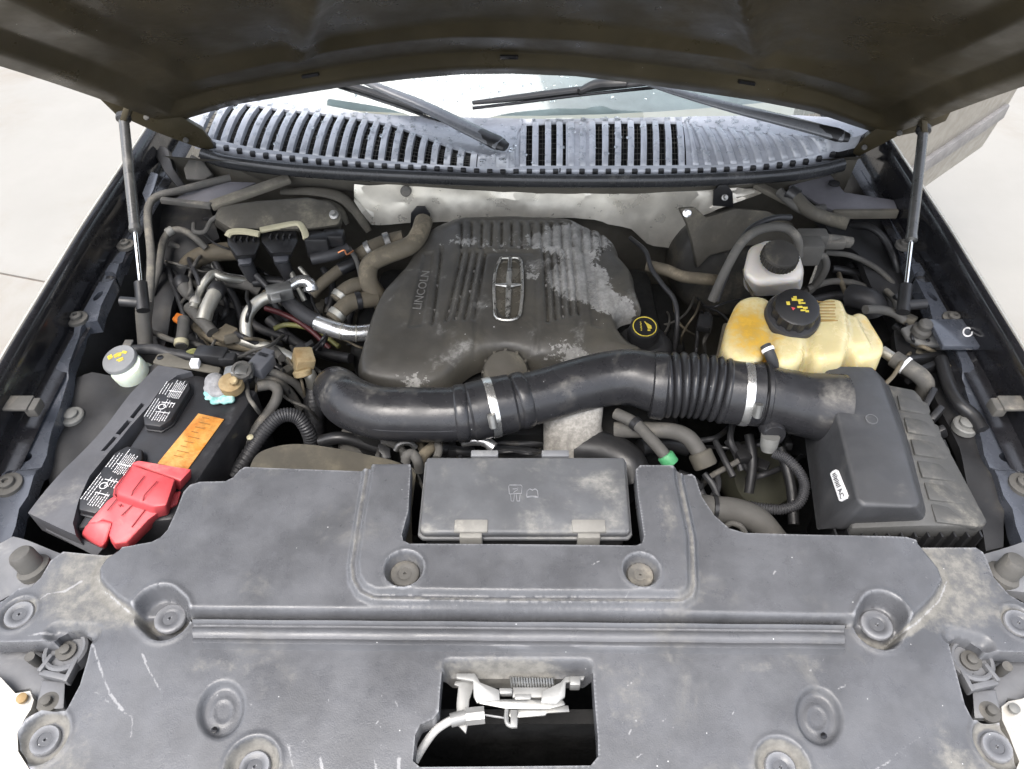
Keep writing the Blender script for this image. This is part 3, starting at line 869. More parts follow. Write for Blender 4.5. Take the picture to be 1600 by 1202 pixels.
def C(px, py, z=0.0):
    p = at(px, py, z); return p.x, p.y
pockets = [  # px, py, outer radius, depth, flat radius
    (632, 893, .029, .020), (1001, 896, .027, .020), (32, 962, .026, .008), (1588, 975, .026, .008), (72, 1156, .034, .014), (1557, 1166, .034, .014), (395, 1196, .034, .012), (1222, 1196, .034, .012)]
def PZ(px, py): return .022 if 600 < px < 1010 else (-.016 if px < 100 or px > 1500 else -.008)
def cover_z(X, Y):
    z = -.10 * np.clip(-.03 - Y, 0, 1) ** 1.3 * 1.2 + 0 * X
    z = z - .06 * np.clip(np.abs(X) - .55, 0, 1)
    d = sdf(reg_rear, X, Y); z = z + .016 * sst(-d / .010)
    d = sdf(reg_u, X, Y); z = z + .006 * sst((.005 - d) / .007) + .009 * sst((-.008 - d) / .008)
    z = z + .0022 * np.exp(-((d + .002) / .004) ** 2)
    for px, py, r, dep in pockets:
        x, y = C(px, py, PZ(px, py)); q = np.hypot(X - x, Y - y)
        z = z - dep * sst((r - q) / .009) + .0016 * np.exp(-((q - r - .001) / .003) ** 2)
        if r > .032: z = z + dep * .55 * sst((.019 + .006 - q) / .004) * 0
    for a, c_ in (((250, 955), (262, 966)), ((1378, 966), (1370, 980))):
        q = lined(C(*a), C(*c_), X, Y); z = z - .030 * sst((.034 - q) / .012) + .002 * np.exp(-((q - .035) / .004) ** 2)
    for px, py, tilt in ((345, 1107, -.35), (1281, 1117, .35)):
        x, y = C(px, py); u = (X - x) * math.cos(tilt) - (Y - y) * math.sin(tilt); v = (X - x) * math.sin(tilt) + (Y - y) * math.cos(tilt)
        q = np.hypot(u / .030, v / .038)
        z = z - .010 * sst((1.0 - q) / .24)
        z = z + .0014 * np.exp(-((q - .42) / .07) ** 2)
    # sunk ledge above the latch opening
    x0, y0 = C(690, 1048); x1, y1 = C(927, 1028)
    z = z - .030 * sst((X - x0) / .012) * sst((x1 - X) / .012) * sst((y1 - Y) / .014) * sst((Y - y0 + .012) / .004)
    # dark slit between the rear step and the weatherstrip
    q = lined(C(304, 968), C(1317, 977), X, Y); z = z - .022 * sst((.0042 - q) / .003)
    z = z + .0025 * np.sin(X * 6 + 1) * np.sin(Y * 9)
    # dished arches at the bracket openings
    for a, c_ in (((84, 985), (140, 990)), ((1490, 992), (1540, 1005))):
        q = lined(C(*a), C(*c_), X, Y); z = z - .012 * sst((.018 - q) / .016)
    return z
def cover_dust_glint(X, Y):
    d = sdf(reg_rear, X, Y); du = sdf(reg_u, X, Y)
    w = np.zeros_like(X)
    side = sst((np.abs(X) - .40) / .12)
    w += .62 * side * sst((d + .012) / .012) * sst((.13 - d) / .09) * sst((Y + .02) / .06)
    w += .75 * np.exp(-((d - .002) / .006) ** 2) * side
    w += .55 * np.exp(-((du + .004) / .0045) ** 2)  # pale line painted along the bead, a highlight on its edge
    w += .38 * np.exp(-((Y - C(0, 1040)[1]) / .02) ** 2) * (np.abs(X) < .46) * sst((np.sin(X * 17 + 2) + .3))
    w += .50 * sst((-.115 - Y) / .06) * (.35 + .65 * sst(np.sin(X * 21 + 1.7) * .5 + .5))
    q = np.hypot((X - C(985, 1090)[0]) / .05, (Y - C(985, 1090)[1]) / .07); w += .45 * np.exp(-q ** 2)
    q = np.hypot((X - C(1040, 820)[0]) / .02, (Y - C(1040, 820)[1]) / .08); w += .5 * np.exp(-q ** 2)
    q = np.hypot((X - C(800, 1045)[0]) / .10, (Y - C(800, 1045)[1]) / .014); w += .6 * np.exp(-q ** 2)
    for px, py in ((130, 1120), (1480, 1150)):
        q = np.hypot((X - C(px, py)[0]) / .03, (Y - C(px, py)[1]) / .08); w += .35 * np.exp(-q ** 2)
    for px, py, r, dep in pockets:
        q = np.hypot(X - C(px, py, PZ(px, py))[0], Y - C(px, py, PZ(px, py))[1])
        if r > .032: w += .9 * np.exp(-((q - r + .008) / .006) ** 2)
        else: w += .45 * np.exp(-((q - r + .006) / .005) ** 2)
    return np.clip(w, 0, 1)
rc = thing('radiator_cover', 'large faded grey plastic radiator cover across the front of the bay', 'cover', (0, .05, -.02))
mb = sheet_mb(outline, cover_z, .0026, [latch_hole], thick=.032)
V = np.array(mb.v)
po = build('cover_panel', mb, cover_m, rc, smooth=55, attr=cover_dust_glint(V[:, 0], V[:, 1]))
# scuffs and chips where tools and parts were laid down
chip = np.zeros(len(V)); rc_ = random.Random(31)
marks = [((145, 1008), (158, 1048), .003), ((158, 1048), (172, 1085), .004), ((172, 1085), (190, 1108), .004), ((122, 1084), (150, 1082), .003), ((150, 1082), (180, 1105), .003), ((180, 1105), (206, 1120), .004), ((206, 1120), (203, 1150), .004),
         ((60, 932), (70, 924), .003), ((70, 924), (98, 921), .003), ((98, 921), (124, 906), .004), ((40, 990), (80, 984), .005), ((1438, 905), (1458, 926), .002), ((1400, 1178), (1440, 1150), .002), ((1370, 1200), (1395, 1186), .002), ((226, 1035), (250, 1078), .003), ((222, 1022), (228, 1034), .003),
         ((150, 900), (165, 925), .003), ((165, 925), (208, 962), .003), ((1395, 996), (1430, 976), .003), ((1430, 976), (1470, 936), .003), ((1470, 936), (1482, 905), .003), ((780, 857), (800, 866), .003), ((760, 872), (775, 868), .002)]
for _ in range(120):
    x_, y_ = (rc_.uniform(230, 690), rc_.uniform(1040, 1210)) if rc_.random() < .6 else ((rc_.uniform(950, 1420), rc_.uniform(1030, 1210)) if rc_.random() < .7 else (rc_.uniform(300, 1350), rc_.uniform(850, 1000)))
    if x_ < 690 and y_ < 1120 and rc_.random() < .6: continue
    a_ = rc_.choice((rc_.uniform(-1.1, -.4), rc_.uniform(0, 3.1))); l_ = rc_.choice((2, 3, 5, 8, 14)); marks.append(((x_, y_), (x_ + l_ * math.cos(a_), y_ + l_ * math.sin(a_)), rc_.choice((.0016, .002, .003))))
for k in range(5):
    x_ = 450 + k * 45 + rc_.uniform(-8, 8); marks.append(((x_, 1192 - rc_.uniform(0, 30)), (x_ + rc_.uniform(-10, 10), 1205), rc_.uniform(.003, .005)))
for a_, c_, w_ in marks:
    q = lined(C(*a_), C(*c_), V[:, 0], V[:, 1]); chip = np.maximum(chip, rc_.uniform(.46, .74) * np.exp(-(q / (w_ * .8)) ** 2))
ca = po.data.attributes.new('chip', 'FLOAT', 'POINT'); ca.data.foreach_set('value', chip.astype(np.float32))
# weatherstrip ribs lying on the cover
prof = [(971, .000), (971.5, .010), (974, .013), (978, .010), (979, .006), (982, .006), (985, .010), (991, .0125), (997, .010), (1000, .0075), (1003, .009), (1006, .0115), (1010, .011), (1013, .004), (1015, .001)]
rows = []
for (py, h) in prof:
    r = []
    for k in range(41):
        px = 304 + (1317 - 304) * k / 40
        q = at(px, py + 9 * k / 40, 0); r.append(Vector((q.x, q.y, h * (1 + .04 * math.sin(k * .9)) + .0025 * math.sin(q.x * 6 + 1) * math.sin(q.y * 9) - .001)))
    rows.append(r)
b = MB().grid(rows)
att = [.30 if i // 41 in (2, 3, 7, 10, 11) else .10 for i in range(len(b.v))]
o = build('weatherstrip', b, cover_m, rc, recalc=True, smooth=60, attr=att)
# push clips
for px, py, z, r, dk in ((632, 893, .0195, .0205, 1), (1001, 896, .0195, .019, 0), (266, 967, -.015, .0215, 0), (1368, 979, -.015, .0215, 0), (32, 962, -.02, .020, 0), (1590, 975, -.02, .020, 0),
                      (70, 1156, -.036, .0185, 0), (1558, 1167, -.036, .0185, 0), (396, 1196, -.026, .019, 0), (1222, 1196, -.026, .019, 0)):
    p = at(px, py, PZ(px, py) - .012 if (py > 1100 or px < 100 or px > 1500 or 600 < px < 1010) else z)
    if py > 1100 or px < 100 or px > 1500 or 600 < px < 1010: p.x, p.y = C(px, py, PZ(px, py))
    p.z = float(cover_z(np.array([p.x]), np.array([p.y]))[0]) + .003
    q = MB().lathe([(r, -.003), (r, .002), (r * .93, .0035), (r * .5, .0030), (r * .46, .0020), (r * .2, .0022), (r * .10, .0022), (r * .07, -.001)], p, n=28)
    build('push_clip', q, grey_dusty if (dk or 900 < px < 1100) else cover_m, rc, smooth=50)
for px, py in ((335, 1141), (1287, 1150), (572, 1142)):
    p = at(px, py, -.008); build('drain_hole', MB().lathe([(.004, 0), (.004, .0012), (.003, .0014)], p, n=12), glass_black, rc)

# ---- rubber bump stops and front body corners behind the cover
for s, px, py in ((-1, 38, 873), (1, 1583, 884)):
    p = at(px, py, 0.0)
    t = thing('bump_stop', 'grey rubber bump stop at the front %s corner of the bay' % ('left' if s < 0 else 'right'), 'bump stop', p - Vector((0, 0, .03)))
    build('stud', MB().lathe([(.024, -.04), (.024, -.02), (.018, -.016), (.018, .006), (.015, .012), (.006, .014)], p, (.25 * s, .15, 1), n=20), grey_dusty, t)
    poly = X2([(q[0] if s < 0 else 1620 - q[0], q[1] + (0 if s < 0 else 6)) for q in ((-40, 840), (-5, 848), (20, 838), (46, 846), (92, 862), (74, 878), (60, 902), (45, 916), (20, 920), (-40, 955))], -.02)
    mbq = sheet_mb(poly if s < 0 else poly, lambda X, Y: -.024 + .006 * np.sin(X * 40) * np.cos(Y * 35), .01, thick=.02)
    build('corner_bracket', mbq, pm('corner_metal', (.12, .122, .128), .45, dust=.4, dcol=(.3, .295, .28), scratch=.4) if 'corner_metal' not in MATS else MATS['corner_metal'], t)

# ---- headlamp mounting brackets in the cover openings
for s in (-1, 1):
    def M_(px, py, z):
        return at(px, py, z) if s < 0 else at(1620 - px + (py - 1000) * .02, py + 15, z)
    t = thing('headlamp_bracket', 'grey die cast bracket in the %s opening of the radiator cover' % ('left' if s < 0 else 'right'), 'bracket', M_(90, 1060, -.07))
    c0 = M_(104, 1018, -.035); c1 = M_(76, 1098, -.045)
    plate = [M_(*q) for q in ((-30, 1000, -.055), (25, 1003, -.055), (36, 1013, -.055), (60, 1014, -.055), (72, 1025, -.055), (70, 1050, -.055), (90, 1050, -.055), (102, 1108, -.055), (52, 1108, -.055), (52, 1088, -.055), (46, 1076, -.055), (22, 1082, -.055), (-30, 1040, -.055))]
    build('base_plate', MB().plate(plate, .01, .002), MATS['corner_metal'], t)
    a0, a1, a2, a3 = M_(82, 1022, -.038), M_(128, 1012, -.038), M_(106, 1068, -.042), M_(68, 1054, -.042)
    ring = MB().lathe([(.030, -.014), (.030, .004), (.027, .007), (.0235, .006), (.022, -.001), (.016, -.001)], c0, n=28)
    ro_ = build('ring', ring, MATS['corner_metal'], t)
    build('ring_bolt', MB().lathe([(.014, -.002), (.014, .003), (.011, .004), (.007, .004), (.007, .009), (.005, .010)], c0, n=16), grey_dusty, ro_)
    w = MB().bar(M_(84, 1026, -.036), M_(64, 1052, -.036), .006, .016, .001).bar(M_(124, 1030, -.036), M_(104, 1068, -.036), .006, .016, .001).bar(M_(66, 1053, -.038), M_(106, 1062, -.038), .008, .014, .001).bar(M_(102, 1040, -.04), M_(92, 1056, -.04), .005, .012, .001)
    w.bar(M_(96, 1040, -.042), M_(86, 1058, -.042), .020, .006, .001)
    aq = [M_(*q) for q in ((84, 1026, -.044), (126, 1022, -.044), (105, 1066, -.046), (64, 1054, -.046))]; w.block(aq, [p - Vector((0, 0, .01)) for p in aq], .001)
    build('web', w, MATS['corner_metal'], t)
    foot = MB().block([M_(*q) for q in ((66, 1062, -.043), (102, 1066, -.043), (100, 1108, -.043), (56, 1108, -.043))], [M_(*q) for q in ((66, 1062, -.056), (102, 1066, -.056), (100, 1108, -.056), (56, 1108, -.056))], .002)
    build('foot', foot, MATS['corner_metal'], t)
    build('foot_bolt', MB().lathe([(.014, -.003), (.014, .002), (.010, .003), (.0065, .003), (.0065, .010), (.005, .011)], c1, n=18), grey_dusty, t)
    build('stud', MB().tube([M_(60, 1036, -.055), M_(46, 1026, -.03)], .007, n=12, res=2), grey_dusty, t)

# ---- hood latch
lt = thing('hood_latch', 'bare metal hood latch with cable in the opening of the radiator cover', 'latch', at(800, 1110, -.09))
def LZ(px, py, z=-.05): return at(px, py, z + .034)
b = MB().plate([LZ(*q) for q in ((713, 1052), (742, 1052), (750, 1066), (780, 1078), (781, 1094), (745, 1098), (740, 1088), (739, 1064), (713, 1060))], .006, .001)
build('mounting_frame', b, white_metal, lt)
b = MB().plate([LZ(*q) for q in ((914, 1056), (884, 1057), (876, 1066), (848, 1080), (845, 1098), (870, 1100), (883, 1088), (884, 1066), (912, 1062))], .006, .001)
b.box(LZ(898, 1068, -.055), (.014, .012, .02), bev=.002)
build('mounting_frame', b, white_metal, lt)
b = MB().block([LZ(*q) for q in ((745, 1092, -.052), (880, 1094, -.052), (884, 1102, -.052), (860, 1108, -.052), (790, 1108, -.052), (748, 1100, -.052))], [LZ(*q) for q in ((745, 1092, -.075), (880, 1094, -.075), (884, 1102, -.075), (860, 1108, -.075), (790, 1108, -.075), (748, 1100, -.075))], .002)
build('latch_body', b, steel_m, lt)
b = MB().plate([LZ(*q, -.062) for q in ((790, 1106), (888, 1102), (890, 1112), (855, 1114), (852, 1118), (800, 1122), (790, 1116))], .004, .001)
build('release_lever', b, steel_m, lt)
pts = []
A0, A1 = LZ(797, 1066, -.06), LZ(866, 1068, -.06)
for k in range(97):
    t_ = k / 96; a = t_ * 2 * math.pi * 16
    pts.append(A0.lerp(A1, t_) + Vector((0, math.cos(a) * .007, math.sin(a) * .007)))
build('spring', MB().tube(pts, .0012, n=5, res=1), steel_m, lt)
b = MB().box(LZ(830, 1084, -.062), (.05, .014, .01), bev=.002).box(LZ(790, 1082, -.058), (.018, .008, .012), bev=.002).box(LZ(817, 1090, -.056), (.022, .008, .006), bev=.002)
build('striker_fork', b, white_metal, lt)
b = MB().plate([LZ(*q, -.06) for q in ((712, 1064), (738, 1062), (741, 1072), (733, 1095), (732, 1128), (728, 1146), (714, 1132), (713, 1100), (716, 1072), (709, 1070))], .005, .0012)
build('cable_bracket', b, white_metal, lt)
b = MB().tube([LZ(*q) for q in ((648, 1190, -.085), (662, 1166, -.08), (680, 1142, -.07), (700, 1128, -.06), (712, 1124, -.055))], .0055, n=10, res=6)
build('cable_sleeve', b, pm('cable_grey', (.42, .42, .41), .6, dust=.2) , lt)
b = MB().tube([LZ(704, 1126, -.054), LZ(728, 1120, -.054)], .009, n=12, res=2).tube([LZ(728, 1120, -.054), LZ(757, 1117, -.054)], .0115, n=8, res=2)
build('cable_end', b, white_metal, lt)
build('cable_wire', MB().tube([LZ(755, 1117, -.055), LZ(795, 1123, -.058)], .0014, n=6, res=2), alu_bright, lt)
b = MB().tube([LZ(*q, -.058) for q in ((792, 1106), (791, 1122), (794, 1132), (804, 1134), (806, 1124))], .003, n=8, res=5).box(LZ(803, 1124, -.058), (.009, .022, .006), bev=.001)
build('hook', b, white_metal, lt)
# crossmember glimpsed below the latch
b = MB().box((.0, -.145, -.19), (.34, .03, .10), bev=.004)
for k in range(7): b.box((-.13 + .043 * k, -.125, -.17), (.008, .012, .05), bev=.001)
tag(build('crossmember', b, black_clean), 'dark ribbed crossmember below the hood latch opening', 'crossmember')

# ================================================================== FUSE BOX
fb = thing('fuse_box', 'faded grey fuse box with latched lid in the notch of the radiator cover', 'fuse box', at(820, 780, -.1))
FT, FBm = .018, -.012
ring_t = [(667, 714), (976, 714), (985, 826), (979, 832), (663, 832), (656, 826)]
ring_b = [(664, 712), (979, 712), (988, 832), (984, 838), (658, 838), (652, 832)]
b = MB().block([at(a, c, FT) for a, c in ring_t], [at(a, c, FT) + Vector((0, 0, -.014)) + (at(a, c, FT) - at(820, 775, FT)) * .012 for a, c in ring_t], .005, 3)
lido = build('lid', b, lid_m, fb)
b = MB().block([at(a, c, FT) + Vector((0, 0, -.0145)) + (at(a, c, FT) - at(820, 775, FT)) * .028 for a, c in ring_t], [at(a, c, FT) + Vector((0, 0, -.022)) + (at(a, c, FT) - at(820, 775, FT)) * .028 for a, c in ring_t], .002)
build('lid_rim', b, lid_m, fb)
b = MB().block([at(a, c, FT) + Vector((0, 0, -.0225)) - (at(a, c, FT) - at(820, 775, FT)) * .03 for a, c in ring_t], [at(a, c, FT) + Vector((0, 0, -.14)) - (at(a, c, FT) - at(820, 775, FT)) * .06 for a, c in ring_t], .003)
build('base', b, black_m, fb)
for px in (736, 920):
    p = at(px, 824, FT)
    w = MB().box(p + Vector((0, .002, -.001)), (.050, .022, .006), bev=.002).box(p + Vector((0, -.012, -.022)), (.034, .010, .040), bev=.003).box(p + Vector((0, -.0175, -.038)), (.030, .005, .016), bev=.001)
    build('latch', w, MATS['sandy_grey'] if 'sandy_grey' in MATS else pm('sandy_grey', (.19, .185, .17), .7, dust=.4, dcol=(.28, .27, .24), dscale=12), lido)
for px in (757, 868):
    p = at(px, 710, FT); build('hinge', MB().box(p + Vector((0, .004, -.006)), (.044, .012, .010), bev=.002), lid_m, lido)
for px in (690, 782, 842, 955):
    p = at(px, 845, -.03); w = MB().box(p, (.028, .014, .022), bev=.002)
    for k in (-1, 1): w.box(p + Vector((k * .006, -.008, .002)), (.008, .004, .012), bev=.001)
    build('connector', w, black_m, fb)
# embossed lid symbols: a fuse with a bolt, an open book
def sym(lines, z, r=.0007):
    w = MB()
    for ln in lines:
        for i in range(len(ln) - 1): w.tube([at(*ln[i], z), at(*ln[i + 1], z)], r, n=6, res=1)
    return w
zt = FT + .0004
sy = sym([[(796, 758), (814, 758), (816, 761), (815, 771), (796, 772), (795, 760), (796, 758)], [(801, 764), (806, 764), (810, 762)], [(809, 765), (802, 770)], [(798, 773), (799, 783), (803, 783), (804, 773)], [(807, 773), (808, 783), (812, 783), (813, 773)]], zt)
build('fuse_symbol', sy, MATS['faded_plastic'], lido)
sy = sym([[(823, 776), (824, 767), (828, 764), (832, 766), (836, 764), (840, 767), (841, 776)], [(823, 776), (832, 775), (841, 776)], [(823, 777.2), (832, 776.2), (841, 777.2)]], zt, .0008)
build('book_symbol', sy, MATS['faded_plastic'], lido)

# ================================================================== ENGINE COVER
EA, EB = -.105, .15
def E2(px, py):
    p = atp(px, py, EA, EB); return (p.x, p.y)
def E2o(px, py):
    p = atp(px, py, EA - .022, EB); return (p.x, p.y)
eo = [E2o(*q) for q in ((665, 366), (648, 394), (631, 421), (612, 441), (597, 457), (582, 487), (567, 536), (558, 568), (560, 588), (570, 598), (600, 604), (665, 611), (684, 606), (702, 596), (718, 581), (734, 570), (762, 559), (800, 557), (824, 566), (849, 571), (897, 572), (960, 570), (1010, 566), (1005, 545), (985, 538), (970, 522), (962, 503), (968, 490), (985, 484), (1004, 484), (1000, 470), (992, 450), (990, 430), (978, 414), (968, 404), (964, 386), (942, 366), (895, 351), (800, 346), (725, 348), (685, 354))]
eo = rounded(eo, .012, 3)
panel_l = [E2(*q) for q in ((662, 394), (678, 392), (661, 507), (638, 512))]
panel_r = [E2(*q) for q in ((909, 390), (930, 394), (942, 512), (925, 508))]
emb_p = [E2(*q) for q in ((764, 399), (833, 399), (839, 406), (840, 548), (740, 549), (756, 406))]
gro = []
for k in range(15):
    x = 722 + k * 15.5; gro.append(((x, 352), (x + (x - 800) * .02, 392 - 4 * (k % 2))))
for k in range(4):
    gro.append(((722 + k * 12, 398), (698 + k * 14, 503)))
for k in range(5):
    gro.append(((850 + k * 11, 396), (856 + k * 12, 506 - 3 * k)))
gro.append(((690, 388), (676, 505)))
GW = [(E2(*a), E2(*c)) for a, c in gro]
def eng_z(X, Y):
    d = -sdf(eo, X, Y)
    z = EA + EB * Y
    e = np.clip(1 - d / .05, 0, 1); z = z - .014 * e ** 2
    e2 = np.clip(1 - d / .014, 0, 1); z = z - .016 * e2 ** 2.2
    z = z - .10 * np.clip(.60 - Y, 0, 1) ** 1.5
    z = z + .010 * sst((.16 - np.abs(X + .005)) / .05) * sst((Y - .52) / .08)
    for a, c in GW:
        q = lined(a, c, X, Y); z = z - .008 * np.exp(-(q / .0032) ** 2)
    for pl_ in (panel_l, panel_r):
        q = sdf(pl_, X, Y); z = z - .005 * sst(-q / .004 + .3)
    q = sdf(emb_p, X, Y); z = z - .0032 * np.exp(-(q / .0035) ** 2) - .0022 * sst(-q / .003)
    x, y = E2(796, 455); q = np.hypot((X - x) / .030, (Y - y) / .076); z = z - .004 * sst((1.06 - q) / .12)
    return z
def eng_dust(X, Y):
    w = np.zeros_like(X)
    def blob(px, py, rx, ry, k):
        x, y = E2(px, py); q = np.hypot((X - x) / rx, (Y - y) / ry); return k * np.exp(-q ** 4)
    w += blob(905, 440, .075, .065, .85) + blob(900, 375, .09, .06, .7) + blob(960, 475, .045, .035, .6) + blob(790, 385, .12, .035, .45)
    w += blob(880, 545, .05, .025, .45) + blob(930, 560, .06, .02, .4) + blob(640, 585, .07, .02, .35) + blob(828, 430, .02, .03, .55)
    w += blob(700, 375, .06, .03, .3)
    d = -sdf(eo, X, Y); w += .3 * np.exp(-(d / .02) ** 2) * (.5 + .5 * np.sin(X * 60))
    return np.clip(w, 0, 1)
ec = thing('engine_cover', 'dusty black plastic engine cover with a chrome star emblem', 'engine cover', (0, .7, -.1))
mb = sheet_mb(eo, eng_z, .0042, thick=.03)
V = np.array(mb.v)
build('cover_shell', mb, pm('engine_cover_salt', (.050, .047, .041), .46, dust=.34, dcol=(.27, .265, .25), dscale=14, speck=.5, bump=.15, edge_glint_wear=.4, flake=True, tone2=(.075, .069, .056), t2=.5), ec, smooth=55, attr=eng_dust(V[:, 0], V[:, 1]))
# emblem
em = MB()
def EP(px, py, h=.0):
    p = atp(px, py, EA + .006, EB); p.z += h; return p
ring = [(783, 407), (810, 407), (815, 421), (816, 448), (815, 475), (808, 501), (777, 501), (773, 478), (772, 450), (775, 424)]
loop = [EP(*q, .006) for q in ring]; loop.append(loop[0])
em.tube([p for p in loop], .0033, n=8, res=4)
ech = pm('dusty_emblem_chrome', (.42, .41, .38), .22, metal=.9, dust=.55, dcol=(.13, .12, .10), dscale=30, up=False)
emo = build('emblem', em, ech, ec)
em = MB().tube([EP(797, 408, .007), EP(795, 452, .010), EP(793, 500, .007)], [.0045, .006, .0045], n=8, res=6, flat=.7).tube([EP(773, 449, .007), EP(795, 452, .010), EP(814, 449, .007)], [.0018, .006, .0018], n=8, res=6, flat=.7)
build('emblem_star', em, ech, emo)
build('emblem_field', MB().plate([EP(*q, .001) for q in ring], .003), pm('dusty_chrome', (.25, .23, .19), .25, metal=.7, dust=.4, dcol=(.12, .105, .08), dscale=25), emo)
for word, a, c in (('LINCOLN', (645, 508), (672, 398)), ('LINCOLN', (934, 505), (920, 400))):
    A0, A1 = EP(*a, -.004), EP(*c, -.004)
    dx = (A1 - A0).normalized(); nz = Vector((0, -EB, 1)).normalized(); dy = nz.cross(dx).normalized(); nz = dx.cross(dy)
    M4 = Matrix((dx, dy, nz)).transposed().to_4x4(); M4.translation = (A0 + A1) / 2 + nz * .0015
    tm = text_mb(word, .024, M4, .0002)
    build('lettering', tm, MATS['engine_cover_salt'], ec, smooth=0, attr=[.12 if a[0] < 800 else .62] * len(tm.v))

# ---- oil filler cap on its pod
p = at(1006, 533, -.065)
oc = thing('oil_filler_cap', 'black oil filler cap with yellow oil can symbol right of the engine cover', 'oil cap', p)
build('pod', MB().lathe([(.060, -.10), (.060, -.04), (.057, -.022), (.046, -.006), (.036, -.001), (.032, -.004)], at(1008, 528, -.045), n=32), black_m, oc)
p = at(1005, 520, -.035)
ax = Vector((.0, -.22, 1)).normalized()
oco = build('cap', MB().lathe([(.031, -.03), (.031, -.004), (.0295, .0), (.0285, .003), (.0285, .017), (.0265, .020), (.024, .0205), (.024, .0198)], p, ax, n=32), black_clean, oc)
tp = p + ax * .0212
def OC(u, v): # cap face coordinates
    ex = Vector((1, 0, 0)); ey = ax.cross(ex).normalized(); return tp + ex * u + ey * v
b = MB(); lp = [OC(.0225 * math.cos(a), .0225 * math.sin(a)) for a in np.linspace(0, 2 * math.pi, 33)]
b.tube(lp, .0011, n=6, res=1); build('ring_print', b, print_yellow, oco)
k = .00115
b = MB().plate([OC(x * k, y * k) for x, y in ((1, 11), (3, 8), (6, 6), (11, 2), (11.5, -4), (5, -4.5), (4, 0), (3, 4), (0, 10))], .0004).plate([OC(x * k, y * k) for x, y in ((4, -6), (9, -6), (8.5, -9), (4, -9))], .0004)
for q in range(7): b.box(OC(-6.5 * k + .0006 * (q % 2), (9 - 2.8 * q) * k), (.0024, .0018, .0004))
build('oil_can_print', b, print_yellow, oco)

# ================================================================== AIR INTAKE
it = thing('intake_duct', 'curved black air intake duct running across in front of the engine cover', 'air duct', at(800, 640, -.05))
TZ = .005
path = [at(*q) for q in ((524, 605, -.075), (528, 612, -.035), (548, 630, -.005), (590, 645, .0), (640, 648, 0.), (700, 648, .003), (745, 643, .005), (790, 633, .008), (850, 618, .012), (905, 602, .015), (950, 592, .018), (990, 590, .02), (1028, 600, .02))]
b = MB().tube(path, [.040, .044, .046, .046, .047, .047, .047, .0465, .0465, .0475, .048, .050, .052], n=36, res=9); 
build('duct', b, tube_m, it, smooth=70)
# parting line and end hood
def offs(i, dz): return path[i] + Vector((0, -.036, dz))
build('parting_seam', MB().tube([path[i] + Vector((0, -.045, .010)) for i in range(2, 7)], .0014, n=6, res=6), tube_m, it)
for q, r in (((722, 646, .004), .0505), ((815, 626, .010), .0500)):
    i = 5 if q[0] < 780 else 8
    c0 = at(*q); d = (path[i + 1] - path[i]).normalized() if q[0] > 780 else (path[6] - path[5]).normalized()
    build('collar', MB().lathe([(.046, -.012), (r - .0015, -.010), (r, -.006), (r, .006), (r - .0015, .010), (.046, .012)], c0, d, n=36), tube_m, it)
c0 = at(768, 637, .007); d = (path[7] - path[6]).normalized()
build('sleeve', MB().lathe([(.047, -.040), (.0508, -.036), (.0515, 0), (.0508, .036), (.047, .040)], c0, d, n=40), tube_m, it)
def clamp(c0, d, r, screw, parent):
    hc_ = build('hose_clamp', MB().lathe([(r - .003, -.0075), (r + .0012, -.0070), (r + .0016, -.004), (r + .0016, .004), (r + .0012, .0070), (r - .003, .0075)], c0, d, n=40), alu_bright, parent)
    sp = c0 + screw * (r + .006)
    e = d.cross(screw).normalized()
    w = MB().tube([sp - e * .012, sp + e * .012], .0065, n=10, res=2).box(sp - screw * .003, (.014, .022, .008), Matrix((d, e, screw)).transposed(), bev=.001)
    build('clamp_screw', w, steel_m, hc_)
clamp(c0, d, .0515, Vector((.05, -.86, .42)).normalized(), it)
# pale resonator neck
b = MB(); 
sec = []
for (x0, y0, x1, y1, z, dp) in ((865, 628, 947, 622, .0, .05), (858, 645, 946, 640, -.012, .055), (852, 665, 944, 660, -.03, .06), (850, 690, 942, 686, -.06, .065), (850, 715, 948, 712, -.09, .07), (850, 745, 965, 742, -.12, .07)):
    a, c = at(x0, y0, z), at(x1, y1, z); m_ = (a + c) / 2; hw = (c - a).length / 2
    sec.append([m_ + Vector((math.cos(t_) * hw * (1 if abs(math.cos(t_)) > .99 else .98), dp * .5 + math.sin(t_) * dp * .5, 0)) for t_ in np.linspace(0, 2 * math.pi, 29)[:-1]])
b.grid(sec, close=True)
build('resonator_neck', b, pm('sandy_dusted_plastic', (.17, .16, .145), .85, dust=.8, dcol=(.33, .315, .285), dscale=12, up=False), it, recalc=True, smooth=60)
# bellows
bl = thing('bellows_hose', 'ribbed black rubber bellows between the intake duct and the air filter box', 'hose', at(1085, 640, -.05))
B0, B1 = at(1022, 602, .02), at(1138, 612, .02)
def bell(t_):
    return .0505 + .0075 * abs(math.sin(t_ * math.pi * 9)) ** .7
b = MB().tube([B0, B0.lerp(B1, .5) + Vector((0, .004, .003)), B1], bell, n=40, res=72); build('bellows', b, tube_m, bl, smooth=70)
d = (B1 - B0).normalized()
build('end_collar', MB().lathe([(.050, -.006), (.0585, -.004), (.0595, .004), (.0595, .016), (.056, .020), (.05, .022)], B0, d, n=40), tube_m, bl)
build('end_collar', MB().lathe([(.05, -.01), (.0555, -.008), (.056, .0), (.056, .052), (.05, .056)], B1, d, n=40), tube_m, bl)
clamp(B1 + d * .027, d, .0560, Vector((.1, -.93, .32)).normalized(), bl)

